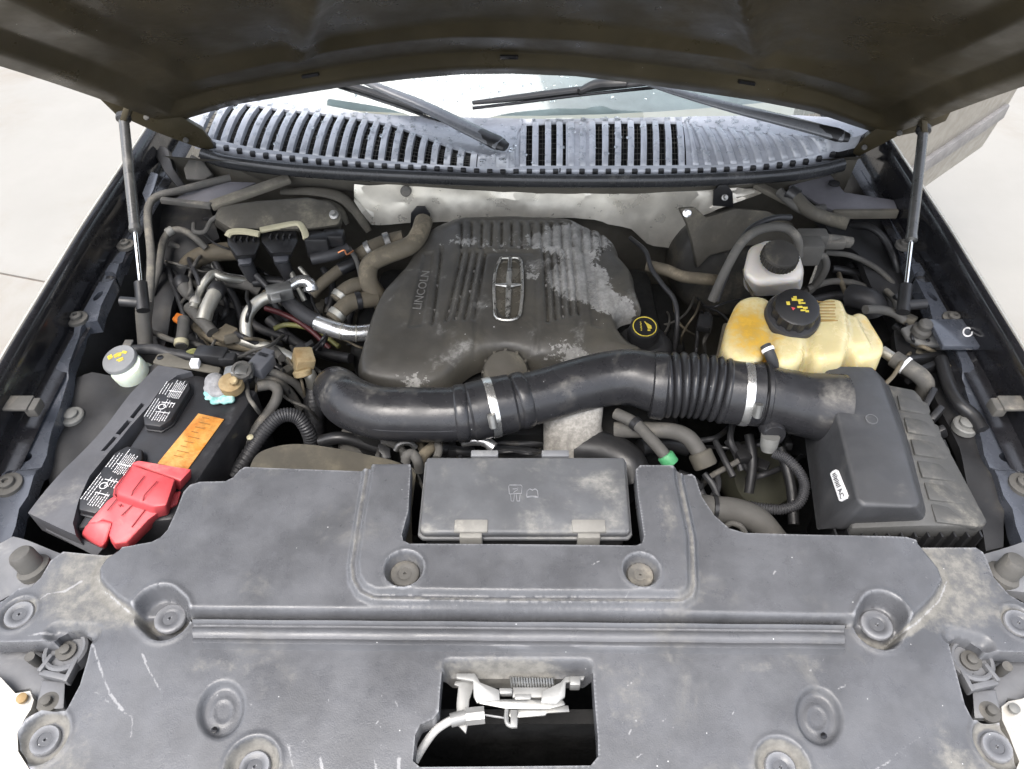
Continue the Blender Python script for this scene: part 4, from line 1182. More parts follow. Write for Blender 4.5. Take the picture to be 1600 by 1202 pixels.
# ================================================================== AIR FILTER BOX
ab = thing('air_filter_box', 'black air filter box with ribbed lid on the right of the bay', 'air filter box', at(1400, 720, -.25))
top = [(1288, 570, .045), (1362, 572, .045), (1376, 592, .042), (1408, 680, .04), (1438, 786, .036), (1428, 793, .036), (1350, 790, .036), (1340, 780, .037)]
bot = [(1250, 640, -.09), (1388, 600, -.02), (1398, 612, -.02), (1420, 680, -.02), (1448, 800, -.02), (1444, 815, -.02), (1310, 828, -.04), (1275, 832, -.09)]
b = MB().block([at(*q) for q in top], [at(*q) for q in bot], .010, 3)
build('raised_lid', b, lid_m if False else pm('airbox_plastic', (.042, .043, .046), .5, edge_glint_wear=.3, dust=.3, dcol=(.16, .155, .14), bump=.12), ab)
abx = MATS['airbox_plastic']
lowz = (lambda X, Y: 0)
lt_ = [(1376, 598, .004), (1430, 608, .002), (1440, 620, 0.), (1545, 815, -.016), (1538, 822, -.018), (1440, 822, -.016), (1330, 826, -.020), (1330, 700, -.02), (1376, 640, .0)]
b = MB().block([at(*q) for q in lt_], [at(*q) + Vector((0, 0, -.035)) for q in lt_], .006, 2)
build('lid_flange', b, pm('airbox_dusty', (.060, .060, .058), .6, dust=.42, dcol=(.155, .148, .13), dscale=14, bump=.25), ab)
for i in range(6):
    y0 = 616 + i * 34; z_ = .0045 - .0035 * i
    a = at(1402 + i * 10.5, y0, z_ + .002); c = at(1440 + i * 15.5, y0 + 8, z_ - .004)
    e_ = (c - a).normalized(); s_ = Vector((e_.y, -e_.x, 0)).normalized()
    a.z -= .001; c.z -= .001
    q = [a, c, c + e_ * .012 + s_ * .006, c + e_ * .012 + s_ * .026, c + s_ * .034, a + s_ * .034]
    b = MB().block(q, [p - Vector((0, 0, .012)) for p in q], .003, 2); build('lid_rib', b, MATS['airbox_dusty'], ab)
    q2 = [a + s_ * .010 + e_ * .006, c + s_ * .010, c + s_ * .024, a + s_ * .024 + e_ * .006]
# rim with vertical teeth and the lower box
b = MB().block([at(*q) + Vector((0, 0, -.034)) for q in lt_], [at(*q) + Vector((-.01 if i in (2, 3, 4) else .0, .01, -.26)) for i, q in enumerate(lt_)], .006)
build('lower_box', b, black_clean, ab)
for k in range(12):
    p = at(1306 + k * 20.5, 828 - (1 if k > 5 else 0), -.03)
    b = MB().box(p + Vector((0, -.004, -.026)), (.003, .016, .046)); build('rim_tooth', b, black_m, ab)
# duct stub to the box and its sensor
S0, S1 = B1 + d * .05, at(1292, 640, .0)
b = MB().tube([S0, S0.lerp(S1, .35), S0.lerp(S1, .7), S1 + Vector((.02, 0, 0))], [.0525, .053, .056, .062], n=36, res=8); build('inlet_duct', b, tube_m, ab, smooth=70)
build('inlet_lip', MB().lathe([(.053, -.004), (.0565, -.002), (.0565, .004), (.053, .006)], S0 + d * .01, d, n=36), tube_m, ab)
c0 = at(1205, 672, .0)
build('sensor_socket', MB().lathe([(.020, -.03), (.020, .014), (.0185, .016), (.010, .016)], at(1206, 672, -.01), (0, -.75, .15), n=22), tube_m, ab)
# printed label on the sloping left face of the lid
fa, fb_, fc = at(1290, 575, .045), at(1342, 782, .037), at(1285, 826, -.06)
fn_ = (fb_ - fa).cross(fc - fa).normalized(); fn_ = fn_ if fn_.dot(CAM - fa) > 0 else -fn_
def onface(px, py, h=.0):
    d_ = ray(px, py); t_ = (fa - CAM).dot(fn_) / d_.dot(fn_); return CAM + d_ * t_ + fn_ * h
plo = build('part_label', MB().plate([onface(*q, .0022) for q in ((1299, 741), (1302, 737), (1308, 734), (1311, 736), (1326, 774), (1325, 779), (1317, 784), (1313, 783))], .002), label_white, ab)
lb = MB()
L0, L1 = onface(1305, 739, .0028), onface(1319, 780, .0028); Lw = onface(1310, 736, .0028) - onface(1301, 741, .0028)
for k in range(9):
    q = L0.lerp(L1, .05 + k * .062); lb.bar(q - Lw * (.25 + .1 * (k % 2)), q + Lw * (.22 + .08 * ((k * 7) % 3)), .0013 + .0006 * (k % 3 == 0), .0006, up=fn_)
build('barcode', lb, print_dark, plo)
ux = (L1 - L0).normalized(); uy = fn_.cross(ux)
M4 = Matrix((ux, uy, fn_)).transposed().to_4x4(); M4.translation = L0.lerp(L1, .80)
build('label_text', text_mb('AC', .014, M4, .0003), print_dark, plo, smooth=0)
p = at(1362, 655, .0425); build('mould_mark', MB().lathe([(.010, -.003), (.010, .0006), (.0085, .0006), (.0085, 0)], p, (0, -.03, 1), n=24), abx, ab)
# sensor plug and its corrugated lead
sp = thing('sensor_plug', 'grey sensor plug with ribbed lead hanging from the inlet duct of the filter box', 'wire', at(1205, 700, -.03))
build('plug', MB().tube([at(1204, 682, -.004), at(1201, 696, -.02), at(1199, 706, -.03)], [.016, .015, .010], n=12, res=3), washer_m, sp)
pts = [at(*q) for q in ((1208, 708, -.03), (1230, 718, -.03), (1250, 740, -.035), (1257, 762, -.045), (1248, 786, -.06), (1222, 796, -.07), (1190, 794, -.08), (1150, 788, -.09))]
b = MB().tube(pts, lambda t_: .0085 + .0009 * math.sin(t_ * 2 * math.pi * 55), n=12, res=60); build('ribbed_lead', b, rubber_m, sp, smooth=80)

# ================================================================== COOLANT RESERVOIR
def sph_block(mb, p, r, sc=(1, 1, 1), rot=None):
    bm = bmesh.new(); bmesh.ops.create_icosphere(bm, subdivisions=3, radius=1.0)
    m = Matrix.Identity(3) if rot is None else rot
    for v in bm.verts: v.co = Vector(p) + m @ Vector((v.co.x * r * sc[0], v.co.y * r * sc[1], v.co.z * r * sc[2]))
    mb.add_bm(bm)
ct = thing('coolant_reservoir', 'yellowed translucent coolant reservoir with lobed body', 'reservoir', at(1260, 560, -.1))
w = MB()
tz = .075
def lobe(ring, ztop, zbot, bev, shrink=.0):
    t_ = [at(a, c, ztop) for a, c in ring]; m_ = sum(t_, Vector()) / len(t_)
    w.block([q + (m_ - q) * shrink for q in t_], [Vector((q.x, q.y - .012, zbot)) for q in t_], bev, 4)
lobe([(1128, 540), (1136, 500), (1152, 464), (1176, 456), (1206, 462), (1212, 480), (1200, 538), (1186, 566), (1150, 566)], tz, -.065, .024)
lobe([(1204, 545), (1216, 474), (1240, 462), (1270, 470), (1268, 500), (1258, 552), (1246, 566), (1214, 566)], tz - .004, -.065, .022)
lobe([(1266, 546), (1272, 474), (1290, 462), (1318, 464), (1326, 486), (1330, 520), (1322, 556), (1280, 562)], tz - .002, -.065, .022)
lobe([(1328, 546), (1326, 492), (1340, 484), (1356, 490), (1384, 536), (1380, 552), (1345, 560)], tz - .022, -.065, .020)
w.block([at(*q, tz - .012) for q in ((1160, 470), (1340, 490), (1365, 540), (1160, 540))][::-1], [at(*q, tz - .012) - Vector((0, 0, .10)) for q in ((1160, 470), (1340, 490), (1365, 540), (1160, 540))][::-1], .008)
body = voxel_merge(w, .004, 5)
V = np.array(body.v)
def _bl(px, py, z, rx, ry, rz, k):
    c_ = at(px, py, z); return k * np.exp(-(((V[:, 0] - c_.x) / rx) ** 2 + ((V[:, 1] - c_.y) / ry) ** 2 + ((V[:, 2] - c_.z) / rz) ** 2))
amber = .20 + _bl(1165, 530, .05, .045, .08, .05, .75) + _bl(1225, 545, .02, .05, .05, .05, .5) + .55 * np.clip((.03 - V[:, 2]) / .06, 0, 1) + _bl(1372, 520, .04, .03, .05, .05, .4)
build('tank', body, tank_m, ct, smooth=80, attr=np.clip(amber, 0, 1))
cp = at(1238, 494, tz + .004); cax = Vector((-.02, -.28, 1)).normalized()
build('neck_flange', MB().lathe([(.047, -.014), (.0485, -.006), (.0485, .004), (.046, .008), (.037, .008)], cp, cax, n=40), rubber_m, ct)
bm_ = MB(); nR = 72; rows = []
for h, rr in ((.004, .040), (.026, .040), (.030, .038), (.032, .034)):
    rows.append([(h, rr - (.0035 if (k // 3) % 2 and h < .027 else 0)) for k in range(nR)])
u = cax.cross(Vector((0, 1, 0))).normalized(); v_ = cax.cross(u)
rows = [[cp + cax * h + (u * math.cos(2 * math.pi * k / nR) + v_ * math.sin(2 * math.pi * k / nR)) * rr for k, (h, rr) in enumerate(r)] for r in rows]
bm_.grid(rows, close=True); bm_.f.append(tuple(3 * nR + k for k in range(nR)))
cco = build('cap', bm_, black_clean, ct, recalc=True, smooth=30)
ey = cax.cross(Vector((1, 0, 0))).normalized(); ex = ey.cross(cax)
def CC(a, c): return cp + cax * .0328 + ex * a + ey * c
b = MB()
for (a, c, ww, hh) in ((-.016, .006, .006, .007), (-.004, .014, .009, .006), (.006, .012, .010, .004), (.010, .006, .008, .003), (.004, .007, .004, .006), (.003, -.002, .009, .004), (.012, -.004, .008, .004), (.008, -.009, .010, .003), (.014, -.011, .006, .004), (-.002, .019, .006, .003)):
    b.block([CC(a - ww / 2, c - hh / 2), CC(a + ww / 2, c - hh / 2), CC(a + ww / 2, c + hh / 2), CC(a - ww / 2, c + hh / 2)], [CC(a - ww / 2, c - hh / 2) - cax * .0006, CC(a + ww / 2, c - hh / 2) - cax * .0006, CC(a + ww / 2, c + hh / 2) - cax * .0006, CC(a - ww / 2, c + hh / 2) - cax * .0006])
build('cap_print', b, print_yellow, cco)
b = MB().plate([CC(-.012, -.002), CC(-.005, -.004), CC(-.010, -.009)], .0005); build('cap_warning', b, red_m, cco)
ink = pm('amber_ink', (.34, .22, .07), .6, bump=0)
lb = MB()
for k in range(7):
    a, c = at(1278, 472 + k * 4.6, tz - .001), at(1304 + (k % 3), 471.5 + k * 4.8, tz - .001); lb.bar(a, c, .0016, .0012)
for a, c in (((1277, 470), (1280, 502)), ((1280, 502), (1309, 501))): lb.bar(at(*a, tz - .001), at(*c, tz - .001), .0016, .0012)
build('moulded_text', lb, ink, ct)
hose = MB().tube([at(1196, 540, .082), at(1203, 554, .075), at(1210, 574, .05), at(1216, 600, .0)], .0095, n=14, res=6); build('front_hose', hose, rubber_m, ct)
build('front_hose_clamp', MB().lathe([(.0095, -.003), (.0112, -.003), (.0112, .003), (.0095, .003)], at(1200, 547, .079), (at(1203, 554, .075) - at(1196, 540, .082)), n=16), label_white, ct)
build('side_outlet', MB().tube([at(1378, 548, .0), at(1402, 564, .0)], .010, n=14, res=2), alu_m, ct)
hs = MB().tube([at(1396, 560, .0), at(1415, 572, .0), at(1436, 586, -.005), at(1446, 600, -.02), at(1442, 618, -.05)], .0155, n=16, res=7); build('side_hose', hs, tan_hose if False else grey_dusty, ct)
build('side_hose_clamp', MB().lathe([(.0155, -.003), (.0172, -.003), (.0172, .003), (.0155, .003)], at(1414, 571, .0), at(1436, 586, -.005) - at(1402, 562, 0), n=18), label_white, ct)
tr_ = MB().block([at(*q) for q in ((1118, 560, -.03), (1130, 505, -.03), (1140, 505, -.03), (1160, 590, -.03), (1150, 600, -.03))], [at(*q) for q in ((1118, 560, -.1), (1130, 505, -.1), (1140, 505, -.1), (1160, 590, -.1), (1150, 600, -.1))], .004)
build('mount_flange', tr_, tan_hose, ct)

# ================================================================== BRAKE FLUID RESERVOIR AND BOOSTER
bk = thing('brake_fluid_reservoir', 'white brake fluid reservoir with black cap beside the brake booster', 'reservoir', at(1205, 440, -.02))
w = MB()
w.block([at(*q) for q in ((1160, 425, .07), (1170, 384, .085), (1198, 374, .09), (1232, 376, .09), (1250, 398, .08), (1258, 424, .06), (1252, 438, .055), (1180, 446, .055))],
        [at(*q) for q in ((1160, 450, -.03), (1168, 410, -.03), (1200, 400, -.03), (1235, 400, -.03), (1250, 420, -.03), (1255, 445, -.03), (1248, 462, -.03), (1178, 466, -.03))], .016, 3)
build('tank', voxel_merge(w, .0045, 6), white_tank, bk, smooth=80)
p = at(1218, 402, .095)
bco = build('cap', MB().lathe([(.031, -.012), (.033, -.010), (.0335, .010), (.031, .014), (.012, .016)], p, (.02, -.25, 1), n=36), pm('dusty_cap', (.035, .033, .03), .7, dust=.5, dcol=(.09, .082, .062), dscale=20), bk)
b = MB()
for k in range(30):
    a = 2 * math.pi * k / 30
    ax_ = Vector((.02, -.25, 1)).normalized(); u = ax_.cross(Vector((0, 1, 0))).normalized(); v2 = ax_.cross(u)
    c_ = p + (u * math.cos(a) + v2 * math.sin(a)) * .0335; b.bar(c_ - ax_ * .008, c_ + ax_ * .009, .003, .003)
build('cap_knurl', b, MATS['dusty_cap'], bco)
build('strap', MB().tube([at(1162, 420, .05), at(1166, 440, .03), at(1176, 462, -.01)], .003, n=6, res=3), tan_hose, bk)
bo = thing('brake_booster', 'dusty black brake booster drum against the firewall', 'brake booster', at(1140, 420, -.1))
build('drum', MB().lathe([(.09, -.10), (.118, -.09), (.124, -.06), (.124, -.01), (.116, .005), (.108, .012), (.08, .022), (.05, .03), (.03, .032)], aty(1135, 415, .93), (.05, -.85, .45), n=44), pm('booster_paint', (.03, .029, .026), .6, dust=.5, dcol=(.115, .10, .075), dscale=8, up=False), bo)
build('mount_plate', MB().plate([aty(*q) for q in ((1062, 326, .93), (1086, 324, .93), (1104, 340, .93), (1150, 326, .94), (1200, 330, .94), (1240, 350, .94), (1255, 385, .92), (1170, 385, .90), (1110, 400, .89), (1090, 420, .88), (1082, 380, .90), (1074, 350, .92))], .02, .004), pm('dusty_bracket', (.07, .064, .052), .8, dust=.5, dcol=(.16, .145, .11), dscale=9), bo)
dbr = MATS['dusty_bracket']
build('bracket_stud', MB().lathe([(.009, 0), (.009, .004), (.005, .005), (.005, .012)], aty(1073, 333, .925), (0, -.8, .6), n=14), alu_bright, bo)
build('valve_body', MB().box(at(1262, 392, .06), (.05, .04, .05), bev=.006).box(at(1268, 372, .07), (.06, .03, .03), bev=.005), grey_dusty, bo)
build('check_hose', MB().tube([at(1010, 415, -.02), at(1040, 422, -.02), at(1066, 432, -.03), at(1100, 436, -.03), at(1118, 438, -.04)], .0125, n=14, res=6), tan_hose, bo)
# cables arching over the booster
vh = thing('vacuum_lines', 'dusty cables arching over the brake booster behind the white reservoir', 'hoses', at(1190, 370, .0))
for pts, r, m_ in (([(1112, 470, .0), (1135, 420, .06), (1160, 378, .10), (1190, 358, .11), (1225, 356, .11), (1245, 372, .10), (1248, 400, .06)], .009, grey_dusty), ([(1120, 470, .0), (1142, 410, .07), (1168, 362, .10), (1205, 342, .11), (1235, 340, .10)], .006, rubber_m),
                  ([(1290, 325, .03), (1262, 330, .06), (1238, 318, .07), (1218, 300, .075)], .010, grey_dusty), ([(1325, 350, .06), (1295, 342, .06), (1265, 330, .07), (1240, 305, .08)], .014, dbr), ([(1330, 378, .04), (1300, 374, .05), (1275, 374, .06)], .010, grey_dusty),
                  ([(1262, 410, .03), (1285, 400, .03), (1290, 420, .0), (1270, 450, -.05), (1240, 470, -.08)], .008, grey_dusty), ([(985, 372, -.02), (1008, 392, -.01), (1018, 420, -.01), (1036, 446, -.02), (1054, 470, -.03), (1058, 510, -.06), (1050, 570, -.14)], .005, rubber_m)):
    build('hose', MB().tube([at(*q) for q in pts], r, n=12, res=7), m_, vh)
build('connector_body', MB().box(at(1300, 380, .045), (.05, .022, .02), bev=.004).box(at(1322, 382, .04), (.022, .012, .012), bev=.003), grey_dusty, vh)
build('cable_tie', MB().lathe([(.0145, -.012), (.018, -.010), (.018, .010), (.0145, .012)], at(1238, 304, .08), (.6, -.5, -.2), n=16), black_m, vh)

# ---- heat foil and firewall hardware
def FY(px, py): return aty(px, py, 1.012 if py < 320 else 1.0)
rows = []
bots = [(553, 318), (580, 354), (640, 352), (700, 350), (740, 346), (800, 343), (860, 343), (930, 346), (985, 362), (1010, 384), (1050, 392), (1088, 374), (1090, 345), (1130, 326), (1190, 305)]
nseg = 46
bx = [q[0] for q in bots]; by = [q[1] for q in bots]
rf = random.Random(21)
for k in range(nseg + 1):
    px = 553 + (1190 - 553) * k / nseg
    yb = np.interp(px, bx, by); yt = 291 + 6 * (k / nseg)
    r = []
    for j in range(8):
        q = aty(px + (rf.uniform(-5, 5) if 0 < k < nseg else 0), yt + (yb - yt) * (j + (rf.uniform(-.3, .3) if 0 < j < 7 else 0)) / 7, 1.012 - .022 * j / 7)
        cr = rf.uniform(-.0006, .0006) + .004 * abs(math.sin(px * .027 + .4 * math.sin(j * .7))) ** .5 + .002 * abs(math.sin(px * .061 + j * .5)) ** .5
        q.y += cr; q.z += cr * .4
        r.append(q)
    rows.append(r)
hf = thing('heat_shield', 'crinkled silver foil heat shield on the firewall behind the engine cover', 'heat shield', (0, 1.0, .0))
build('foil', MB().grid(rows), foil_m, hf, recalc=False, smooth=12)
p = aty(634, 299, 1.008); build('foil_plug', MB().lathe([(.012, -.012), (.012, .002), (.010, .004)], p, (0, -.9, .4), n=20), grey_dusty, hf)
for px, py in ((657, 344), (1130, 310)):
    p = aty(px, py, .985)
    build('stud_bracket', MB().plate([aty(px + a, py + c, .985) for a, c in ((-16, 12), (-15, -10), (-6, -20), (7, -20), (15, -8), (16, 14))], .006, .001), black_m, hf)
    build('stud', MB().lathe([(.007, 0), (.007, .008), (.004, .009), (.004, .02)], p + Vector((0, -.004, .004)), (0, -.8, .6), n=12), steel_m, hf)

# ---- cowl side structure, left and right rear corners of the bay
lc = thing('cowl_brace', 'grey sheet metal braces at the left rear corner of the bay', 'brace', at(330, 290, .02))
build('brace_bar', MB().bar(at(330, 322, .055), at(452, 279, .07), .03, .012, .003), firewall_m, lc)
build('brace_bar', MB().bar(at(252, 313, .06), at(330, 322, .058), .012, .012, .002), grey_dusty, lc)
build('corner_plate', MB().plate([at(*q) for q in ((292, 300, .05), (345, 283, .055), (400, 285, .055), (330, 316, .045), (270, 312, .045))], .006, .002), pm('lilac_grey_metal', (.13, .128, .14), .45, dust=.2, dcol=(.2, .18, .15)) , lc)
build('cowl_bracket', MB().plate([aty(*q) for q in ((240, 240, 1.12), (250, 226, 1.13), (262, 232, 1.12), (270, 262, 1.08), (290, 290, 1.02), (278, 296, 1.0), (258, 270, 1.07))], .02, .004), black_m, lc)
build('cowl_clip', MB().plate([aty(*q) for q in ((286, 264, 1.08), (298, 240, 1.10), (318, 252, 1.09), (332, 272, 1.06), (318, 282, 1.05), (290, 280, 1.05))], .02, .004), grey_dusty, lc)
build('flange_tip', MB().plate([at(*q) for q in ((222, 302, .06), (236, 268, .075), (247, 272, .075), (240, 296, .065), (228, 318, .055))], .005, .001), rail_m, lc)
rcn = thing('cowl_brace', 'grey sheet metal shelf at the right rear corner of the bay', 'brace', at(1350, 310, .02))
build('shelf', MB().plate([at(*q) for q in ((1232, 290, .05), (1298, 272, .06), (1320, 300, .055), (1398, 312, .05), (1404, 330, .045), (1308, 332, .04), (1280, 318, .045))], .01, .003), MATS['lilac_grey_metal'], rcn)
build('front_lip', MB().bar(at(1300, 335, .035), at(1402, 334, .04), .012, .02, .003), firewall_m, rcn)
build('brace_bar', MB().bar(at(1180, 288, .06), at(1262, 330, .045), .022, .012, .003), firewall_m, rcn)
build('grommet', MB().lathe([(.012, 0), (.012, .004), (.007, .005)], at(1303, 288, .062), n=16), black_m, rcn)

# ---- control module with two big plugs in front of the left firewall
cm = thing('control_module', 'dusty black control module on the left firewall', 'control module', at(430, 350, -.02))
build('housing', MB().block([at(*q) for q in ((334, 342, .05), (342, 322, .06), (400, 314, .065), (480, 308, .065), (520, 316, .06), (535, 338, .05), (530, 352, .04), (478, 358, .045), (360, 358, .045))], [at(*q) for q in ((334, 352, -.03), (342, 332, -.03), (400, 324, -.03), (480, 318, -.03), (520, 326, -.03), (535, 348, -.03), (530, 362, -.03), (478, 372, -.03), (360, 372, -.03))], .008, 2), dbr, cm)
build('mount_stud', MB().lathe([(.010, 0), (.010, .003), (.005, .004), (.005, .016)], at(522, 336, .055), (0, -.6, .8), n=14), steel_m, cm)
build('bracket_wire', MB().tube([at(*q) for q in ((303, 350, .03), (304, 362, .03), (320, 362, .03), (330, 345, .04), (345, 336, .05))], .005, n=8, res=5), grey_dusty, cm)
for i, (cx, cy, lab) in enumerate(((381, 378, 'left of the two black plugs with cream levers on the control module'), (437, 374, 'right of the two black plugs with cream levers on the control module'))):
    t = thing('wiring_plug', lab, 'plug', at(cx, cy + 20, -.03), 'plugs on the control module')
    k = 1.0 if i == 0 else 1.12
    pbo = build('plug_body', MB().block([at(cx + a * k, cy + c, .03) for a, c in ((-26, -12), (24, -14), (26, 2), (18, 20), (-12, 22), (-26, 4))], [at(cx + a * k, cy + c + 8, -.03) for a, c in ((-22, -8), (22, -10), (22, 2), (16, 22), (-10, 24), (-22, 4))], .005, 2), black_m, t)
    build('plug_nose', MB().block([at(cx + a * k, cy + c, .0) for a, c in ((-14, 8), (16, 8), (12, 34), (-8, 36))], [at(cx + a * k, cy + c + 6, -.06) for a, c in ((-12, 10), (14, 10), (12, 36), (-6, 38))], .005), pm('plug_grey', (.07, .072, .08), .55, dust=.3, dcol=DUST) if 'plug_grey' not in MATS else MATS['plug_grey'], t)
    if i == 0:
        lev = [(cx - 26, cy - 8, .036), (cx - 20, cy - 15, .042), (cx, cy - 16, .044), (cx + 24, cy - 12, .04)]
    else:
        lev = [(cx - 30, cy - 14, .04), (cx, cy - 20, .044), (cx + 28, cy - 24, .044), (cx + 38, cy - 14, .04), (cx + 42, cy + 0, .03)]
    build('lever', MB().tube([at(*q) for q in lev], .0075, n=8, res=5, flat=.8), cream_m, pbo)
    for j in range(4): build('tooth', MB().box(at(cx - 14 + j * 10, cy - 4, .034), (.004, .014, .008), bev=.001), black_clean, pbo)
    build('loom', MB().tube([at(cx + 2, cy + 32, -.02), at(cx + 14, cy + 55, -.06), at(cx + 34, cy + 85, -.12), at(cx + 60, cy + 120, -.18)], [.016, .014, .013, .012], n=12, res=6), rubber_m, t)
t = thing('wiring_plug', 'smaller black plug with frayed wires right of the cream lever plugs', 'plug', at(510, 395, -.03))
build('plug_body', MB().box(at(498, 382, .01), (.05, .035, .05), bev=.006).box(at(522, 372, .02), (.045, .03, .03), bev=.005), black_m, t)
build('wrap', MB().tube([at(487, 405, -.01), at(520, 398, -.005), at(545, 388, .0)], .013, n=10, res=5), rubber_m, t)
build('copper_strand', MB().tube([at(528, 395, .008), at(538, 391, .012), at(542, 398, .01), at(552, 392, .01)], .0018, n=5, res=4), copper_m, t)

# ---- hoses, pipes and cables, each one a thing
def hose_thing(name, label, cat, pts, r, mat, extra=None, n=16, res=8, part='hose'):
    q = [at(*p) for p in pts]
    t = thing(name, label, cat, min(q, key=lambda p: p.z))
    build(part, MB().tube(q, r, n=n, res=res), mat, t, smooth=70)
    for nm, (a, rr, hw, m_) in (extra or []):
        c = catmull(q, res); i = min(len(c) - 2, max(1, int(a * (len(c) - 1)))); d_ = (c[i + 1] - c[i - 1])
        build(nm, MB().lathe([(rr * .9, -hw), (rr, -hw * .8), (rr, hw * .8), (rr * .9, hw)], c[i], d_, n=20), m_, t)
    return t
hose_thing('heater_hose', 'thick tan heater hose curving down from the firewall left of the engine cover', 'hose', [(662, 346, .03), (655, 366, .03), (640, 384, .025), (600, 400, .015), (578, 414, .0), (576, 440, -.02), (590, 462, -.05), (600, 480, -.08)], .0195, tan_hose)
hose_thing('heater_hose', 'short tan heater hose with metal clamp beside the firewall', 'hose', [(630, 372, .0), (605, 378, -.005), (580, 388, -.01), (556, 404, -.03)], .017, tan_hose, [('clamp', (.35, .0205, .007, steel_m)), ('clamp', (.72, .0195, .006, steel_m))])
hose_thing('heater_hose', 'upper of the two small tan hoses entering behind the engine cover', 'hose', [(526, 470, -.05), (538, 456, -.04), (556, 446, -.035), (585, 442, -.04)], .0165, tan_hose, [('clamp', (.2, .0185, .007, alu_m))])
hose_thing('heater_hose', 'lower of the two small tan hoses entering behind the engine cover', 'hose', [(520, 500, -.06), (534, 484, -.05), (552, 472, -.045), (590, 466, -.05)], .0175, tan_hose, [('clamp', (.2, .0195, .007, alu_m)), ('clamp', (.75, .0195, .006, black_m))])
hose_thing('heater_hose', 'tan hose at the far left below the control module', 'hose', [(380, 392, -.05), (345, 394, -.05), (312, 402, -.055), (290, 420, -.07), (282, 446, -.10)], .021, tan_hose, [('clamp', (.75, .0235, .005, grey_dusty))])
hose_thing('hose_pipe', 'grey pipe with black end piece between the plugs and the engine cover', 'pipe', [(486, 460, -.06), (500, 446, -.05), (520, 430, -.04), (534, 420, -.035), (560, 408, -.03)], .0125, tan_hose, [('sleeve', (.85, .0145, .02, black_clean))])
ac = thing('aluminium_pipe', 'bent bare aluminium refrigerant pipe with block fitting in front of the control module', 'pipe', at(420, 520, -.12))
for nm, pts, r, m_ in (('pipe', [(386, 532, -.09), (384, 510, -.07), (388, 490, -.055), (404, 472, -.045), (424, 462, -.04), (440, 455, -.038)], .0125, alu_m), ('bright_elbow', [(450, 448, -.036), (466, 440, -.034), (480, 440, -.036), (487, 448, -.045), (485, 454, -.055)], .0125, alu_bright),
                      ('cross_pipe', [(345, 520, -.09), (366, 528, -.09), (390, 536, -.09), (420, 545, -.09), (446, 556, -.085), (462, 566, -.08), (470, 574, -.08)], .0125, alu_m), ('drop_pipe', [(476, 578, -.075), (484, 586, -.08), (488, 598, -.10), (489, 612, -.13)], .0125, alu_m)):
    build(nm, MB().tube([at(*q) for q in pts], r, n=16, res=7), m_, ac, smooth=70)
R45 = Matrix.Rotation(math.radians(20), 3, 'Z')
build('block_clamp', MB().box(at(437, 457, -.036), (.052, .030, .030), R45, bev=.004).box(at(431, 466, -.03), (.02, .02, .012), R45, bev=.003), steel_m, ac)
build('elbow_ring', MB().lathe([(.013, -.004), (.017, -.003), (.017, .004), (.012, .005)], at(486, 452, -.05), (.1, -.6, -.6), n=18), alu_bright, ac)
build('brass_block', MB().box(at(474, 564, -.06), (.036, .040, .040), Matrix.Rotation(.35, 3, 'Y') @ Matrix.Rotation(.4, 3, 'Z'), bev=.004), rust_m, ac)
build('brass_ring', MB().lathe([(.016, -.006), (.019, -.003), (.018, .006), (.013, .008)], at(473, 582, -.07), (.2, -.5, -.8), n=16), rust_m, ac)
build('saddle_clip', MB().box(at(352, 522, -.08), (.034, .044, .012), Matrix.Rotation(-.5, 3, 'Z'), bev=.003), tan_hose, ac)
hose_thing('corrugated_hose', 'ribbed black hose hanging from the brass block fitting', 'hose', [(489, 606, -.12), (490, 640, -.15), (492, 675, -.19), (494, 700, -.22)], lambda t_: .0195 + .001 * math.sin(t_ * 120), rubber_m, res=16)
hose_thing('foil_sleeve', 'shiny foil wrapped pipe entering under the engine cover from the left', 'pipe', [(496, 505, -.06), (515, 512, -.06), (535, 518, -.06), (556, 521, -.065), (585, 518, -.07)], .0165, alu_bright, [('seam_ring', (.5, .0175, .002, alu_m)), ('seam_ring', (.75, .0175, .002, alu_m))])
hose_thing('black_hose', 'black hose running from the aluminium block clamp to the foil wrapped pipe', 'hose', [(445, 465, -.06), (460, 480, -.065), (480, 495, -.065), (502, 506, -.062)], .0155, rubber_m)
hose_thing('wire', 'dark red cable crossing under the foil wrapped pipe', 'wire', [(415, 482, -.10), (440, 490, -.10), (465, 502, -.11), (490, 520, -.12), (515, 545, -.14)], .006, red_wire, n=8)
hose_thing('wire', 'yellow green cable arching in the dark gap left of the engine cover', 'wire', [(428, 514, -.12), (445, 508, -.12), (470, 510, -.12), (500, 520, -.13), (530, 542, -.14)], .0055, yellow_wire, n=8)
hose_thing('aluminium_pipe', 'thin bent aluminium pipe with valve cap at the far left', 'pipe', [(302, 482, -.05), (312, 455, -.04), (324, 436, -.03), (334, 428, -.03), (350, 434, -.04), (372, 438, -.06), (400, 440, -.08)], .0085, alu_m, [('collar', (.08, .0115, .008, steel_m))])
hose_thing('aluminium_pipe', 'short thick aluminium pipe with black cap near the far left hoses', 'pipe', [(318, 502, -.06), (324, 482, -.05), (334, 462, -.045), (340, 452, -.045)], .0155, alu_m, [('black_cap', (.92, .0185, .012, black_clean))])
hose_thing('service_valve', 'grey service valve with ribbed black cap above the battery', 'valve', [(284, 442, -.03), (292, 456, -.035), (302, 468, -.045), (300, 482, -.055)], [.016, .014, .009, .009], grey_dusty, [('cap', (.06, .0175, .012, black_m))])
hose_thing('black_hose', 'dusty ribbed hose below the service valve', 'hose', [(296, 480, -.06), (308, 494, -.06), (322, 508, -.065), (332, 520, -.07)], .0125, grey_dusty)
